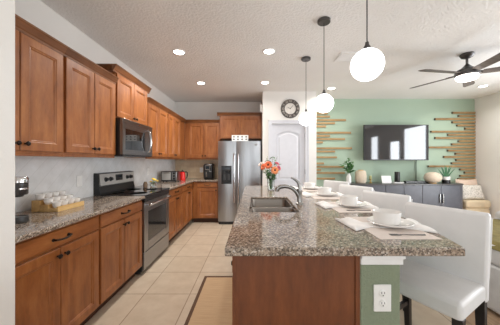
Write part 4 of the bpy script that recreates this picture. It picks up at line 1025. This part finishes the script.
# console with rounded ends
c0, c1, cy0, cy1, cz = 1.93, 4.40, 4.66, 5.10, 0.85
cn = thing('media_console', 'long charcoal media console with rounded ends under the television', 'console', ((c0+c1)/2, 4.88, 0))
def rounded(x0, x1, y0, y1, r, n=10):
    pts = [(x0, y1)] + [(x0+r-r*math.cos(PI/2*k/n), y0+r-r*math.sin(PI/2*k/n)) for k in range(n+1)] + [(x1-r+r*math.sin(PI/2*k/n), y0+r-r*math.cos(PI/2*k/n)) for k in range(n+1)] + [(x1, y1)]
    return pts
MB().ngon(rounded(c0, c1, cy0+0.01, cy1, 0.2), 0.12, cz-0.025).build('body', M['console'], cn, angle=25)
MB().ngon(rounded(c0-0.01, c1+0.01, cy0-0.006, cy1, 0.21), cz-0.025, cz).build('top', M['console_top'], cn, bevel=0.003, angle=25)
xs = [2.32+0.3775*k for k in range(6)]
for k in range(5):
    a, b = xs[k]+0.003, xs[k+1]-0.003
    o = MB().box(a, b, cy0-0.006, cy0+0.0095, 0.14, cz-0.03).build('door', M['console'], cn, bevel=0.003, seg=1, smooth=False)
    hxx = b-0.03 if k % 2 == 1 else a+0.03
    MB().box(hxx-0.008, hxx+0.008, cy0-0.03, cy0-0.0065, 0.465, 0.648).build('handle', M['nickel'], o, bevel=0.003)
for (xx, yy) in ((2.2, 4.78), (4.1, 4.78), (2.1, 5.04), (4.25, 5.04)): MB().cyl((xx, yy, 0), (xx, yy, 0.12), 0.018, 0.026).build('leg', M['leg'], cn)

pp = thing('potted_plant', 'leafy green sprigs in a white bottle vase on the console', 'plant', (2.03, 4.86, cz))
MB().lathe([(1e-6, 0.0005), (0.045, 0.0005), (0.052, 0.01), (0.052, 0.12), (0.04, 0.16), (0.026, 0.18), (0.026, 0.205), (0.02, 0.205), (0.02, 0.17), (1e-6, 0.16)], (2.03, 4.86, cz), 24).build('vase', M['ceramic'], pp)
sprays('foliage', '', M['leaf'], 2.03, 4.86, cz+0.17, [(-0.13, 0.02, 1.22, 9), (-0.07, -0.05, 1.30, 10), (0.0, 0.03, 1.36, 10), (0.08, -0.03, 1.28, 10), (0.12, 0.03, 1.2, 9), (0.03, -0.08, 1.18, 8), (-0.08, -0.06, 1.12, 8), (0.08, -0.05, 1.10, 8), (-0.03, 0.0, 1.24, 8), (0.05, 0.02, 1.22, 8)], '', 0.085, 0.026, 21, pp)
rb = thing('rattan_lantern', 'boxy woven rattan lantern lamp on the console beside the leafy vase', 'lantern', (2.29, 4.87, cz))
MB().lathe([(1e-6, 0.0005), (0.09, 0.0005), (0.10, 0.01), (0.112, 0.05), (0.115, 0.13), (0.108, 0.22), (0.09, 0.262), (0.05, 0.27), (1e-6, 0.27)], (2.29, 4.87, cz), 28).build('woven_shade', M['rattan'], rb)
MB().lathe([(0.055, 0.268), (0.055, 0.28), (0.048, 0.28), (0.048, 0.271)], (2.29, 4.87, cz), 20).build('top_rim', M['oak'], rb)
cd = thing('glass_candle', 'small greenish brass candle holder between rattan lantern and white card', 'candle', (2.50, 4.87, cz))
MB().lathe([(1e-6, 0.0005), (0.03, 0.0005), (0.032, 0.01), (0.014, 0.03), (0.014, 0.07), (0.034, 0.085), (0.034, 0.092), (1e-6, 0.092)], (2.50, 4.87, cz), 20).build('holder', M['brass'], cd)
MB().lathe([(0.026, 0.0922), (0.026, 0.15), (0.02, 0.155), (1e-6, 0.155)], (2.50, 4.87, cz), 18).build('candle_body', plain('sage_wax', (168, 170, 120), 0.5), cd)
pf = thing('card_frame', 'white card in a small easel stand on the console under the television', 'frame', (2.83, 4.85, cz))
tl = Matrix.Translation((2.83, 4.84, cz+0.001)) @ Matrix.Rotation(math.radians(-12), 4, 'X')
mb = MB().box(-0.10, 0.10, -0.006, 0.006, 0, 0.155); mb.xf(tl); mb.build('frame', M['plastic_white'], pf, bevel=0.002, smooth=False)
mb = MB().box(-0.088, 0.088, -0.0075, -0.0063, 0.012, 0.143); mb.xf(tl); mb.build('card', M['paper'], pf, smooth=False)
mb = MB().add([(-0.02, 0.006, 0.12), (0.02, 0.006, 0.12), (0.02, 0.085, 0.02), (-0.02, 0.085, 0.02), (-0.02, 0.003, 0.115), (0.02, 0.003, 0.115), (0.02, 0.08, 0.018), (-0.02, 0.08, 0.018)], [(0,1,2,3),(4,7,6,5),(0,4,5,1),(1,5,6,2),(2,6,7,3),(3,7,4,0)]); mb.xf(tl); mb.build('easel_leg', M['leg'], pf, smooth=False)
sp = thing('smart_speaker', 'black cylinder speaker standing on the console under the television', 'speaker', (3.07, 4.87, cz))
MB().lathe([(1e-6, 0.022), (0.05, 0.022), (0.053, 0.03), (0.053, 0.23), (0.048, 0.238), (1e-6, 0.24)], (3.07, 4.87, cz), 28).build('body', M['black'], sp, angle=40)
MB().lathe([(0.049, 0.238), (0.05, 0.243), (0.044, 0.243)], (3.07, 4.87, cz), 28).build('top_ring', M['nickel'], sp)
MB().box(2.97, 3.17, 4.80, 4.94, cz+0.0005, cz+0.021).build('plinth', M['paper'], sp, bevel=0.003)
sb = thing('sound_bar', 'low black sound bar lying along the console below the television', 'sound bar', (3.58, 4.88, cz))
MB().box(3.24, 3.86, 4.85, 4.93, cz+0.0005, cz+0.042).build('body', M['black'], sb, bevel=0.008)
MB().box(3.245, 3.855, 4.8475, 4.8498, cz+0.006, cz+0.036).build('grille', M['darkgrey'], sb, smooth=False)
rt = thing('rattan_ball_lamp', 'round rattan ball lamp on the console near the spiky plant', 'lamp', (3.77, 4.80, cz))
MB().sphere((3.77, 4.80, cz+0.122), 0.14, 32, 20, 1.2, 1, 0.84).build('ball', M['rattan'], rt, angle=80)
MB().lathe([(0.07, 0.0005), (0.07, 0.012), (0.05, 0.02)], (3.77, 4.80, cz), 24).build('base', M['oak'], rt)
sn = thing('snake_plant', 'spiky green plant in a white and black pot on the console end', 'plant', (4.095, 4.85, cz))
MB().lathe([(1e-6, 0.07), (0.068, 0.07), (0.075, 0.14), (0.068, 0.14), (0.064, 0.125), (1e-6, 0.125)], (4.095, 4.85, cz), 24).build('pot', M['ceramic'], sn, angle=50)
MB().lathe([(1e-6, 0.0005), (0.066, 0.0005), (0.0745, 0.004), (0.0745, 0.0695), (1e-6, 0.0695)], (4.095, 4.85, cz), 24).build('pot_base', M['black'], sn, angle=50)
lf = MB(); rnd = random.Random(4)
for (dx, dy, h) in ((-0.10, -0.01, 0.24), (-0.05, -0.03, 0.27), (0.0, 0.0, 0.25), (0.05, -0.02, 0.26), (0.10, 0.0, 0.25), (0.14, -0.02, 0.20), (-0.02, 0.05, 0.22), (0.06, 0.05, 0.23), (-0.12, 0.03, 0.19)):
    b = Vector((4.095+dx*0.25, 4.85+dy*0.4, cz+0.12)); d = Vector((dx, dy, h)); s = Vector((1, 0.2, 0)).normalized()*0.021; bk_ = Vector((0, 0.006, 0))
    ctl = [(0.0, 0.6), (0.35, 1.0), (0.7, 0.75), (1.0, 0.04)]
    for sgn in (1,):
        P = []
        for t_, w_ in ctl:
            c = b + Vector((d.x*t_**1.3, d.y*t_**1.3, d.z*t_))
            P += [c - s*w_, c + bk_*w_, c + s*w_, c - bk_*w_]
        F = []
        for i in range(3):
            for j in range(4): F.append((i*4+j, i*4+(j+1) % 4, i*4+4+(j+1) % 4, i*4+4+j))
        F += [(3,2,1,0), (12,13,14,15)]
        lf.add(P, F)
lf.build('leaves', M['leaf_dark'], sn, angle=30)

# ------------------------------------------------------------------ bench and pillows in the corner, sofa
bn_ = thing('upholstered_bench', 'tan upholstered bench with pillows in the living room corner', 'bench', (4.69, 4.95, 0))
MB().box(4.43, 4.955, 4.74, 5.13, 0.33, 0.50).build('seat_cushion', M['tan'], bn_, bevel=0.045, seg=4, angle=60)
MB().box(4.44, 4.945, 4.755, 5.125, 0.10, 0.335).build('base', M['tan'], bn_, bevel=0.03, seg=3, angle=60)
for (xx, yy) in ((4.50, 4.81), (4.88, 4.81), (4.50, 5.06), (4.88, 5.06)): MB().cyl((xx, yy, 0), (xx, yy, 0.11), 0.016, 0.022).build('leg', M['leg'], bn_)
o = MB().pillow(0.48, 0.42, 0.12, Matrix.Translation((4.715, 5.03, 0.71)) @ Matrix.Rotation(math.radians(-8), 4, 'X')).build('throw_pillow', M['blush'], at=(4.715, 5.03, 0.5), angle=80, weld=True)
tag(o, 'plain blush pillow leaning at the back of the tan bench', 'pillow')
o = MB().pillow(0.49, 0.32, 0.12, Matrix.Translation((4.665, 4.885, 0.655)) @ Matrix.Rotation(math.radians(-16), 4, 'X')).build('throw_pillow', M['floral'], at=(4.665, 4.885, 0.5), angle=80, weld=True)
tag(o, 'cream pillow with grey print in front on the tan bench', 'pillow')

sf = thing('sofa', 'light grey fabric sofa at the right picture edge behind the nearest chair', 'sofa', (2.6, 1.9, 0))
MB().box(2.05, 3.2, 0.95, 2.86, 0.03, 0.42).build('base', M['sofa'], sf, bevel=0.02, seg=3, angle=60)
MB().box(2.055, 3.0, 0.96, 2.85, 0.42, 0.595).build('seat_cushion', M['sofa'], sf, bevel=0.04, seg=4, angle=60)
MB().box(2.99, 3.24, 0.96, 2.85, 0.40, 0.705).build('backrest', M['sofa'], sf, bevel=0.05, seg=4, angle=60)
for (xx, yy) in ((2.13, 1.03), (2.13, 2.78), (3.12, 1.03), (3.12, 2.78)): MB().cyl((xx, yy, 0), (xx, yy, 0.035), 0.025).build('foot', M['leg'], sf)
tm = MB(); nx, ny = 14, 16; T = []; B = []
for i in range(nx+1):
    for j in range(ny+1):
        x = 2.045 + 0.93*i/nx; yv = 1.55 + 1.25*j/ny
        z = 0.6105 + 0.004*math.sin(9*x+5*yv) + 0.003*math.sin(17*yv)
        if i == 0: x = 2.042; z = 0.57
        T.append((x, yv, z)); B.append((x + (0.002 if i == 0 else 0), yv, max(0.5965, z-0.010) if i else z-0.004))
N = len(T); tm.v = T + B
for i in range(nx):
    for j in range(ny):
        a = i*(ny+1)+j; q = (a, a+ny+1, a+ny+2, a+1); tm.f.append(q); tm.f.append(tuple(N+k for k in reversed(q)))
ring = [i*(ny+1) for i in range(nx+1)] + [nx*(ny+1)+j for j in range(1, ny+1)] + [i*(ny+1)+ny for i in range(nx-1, -1, -1)] + [j for j in range(ny-1, 0, -1)]
for a, b in zip(ring, ring[1:]+ring[:1]): tm.f.append((a, b, N+b, N+a))
tag(tm.build('throw_blanket', M['throw'], at=(2.5, 2.1, 0.6), angle=60), 'olive green throw blanket spread over the grey sofa', 'blanket')

for o in bpy.data.objects:
    if '_o' in o: del o['_o']
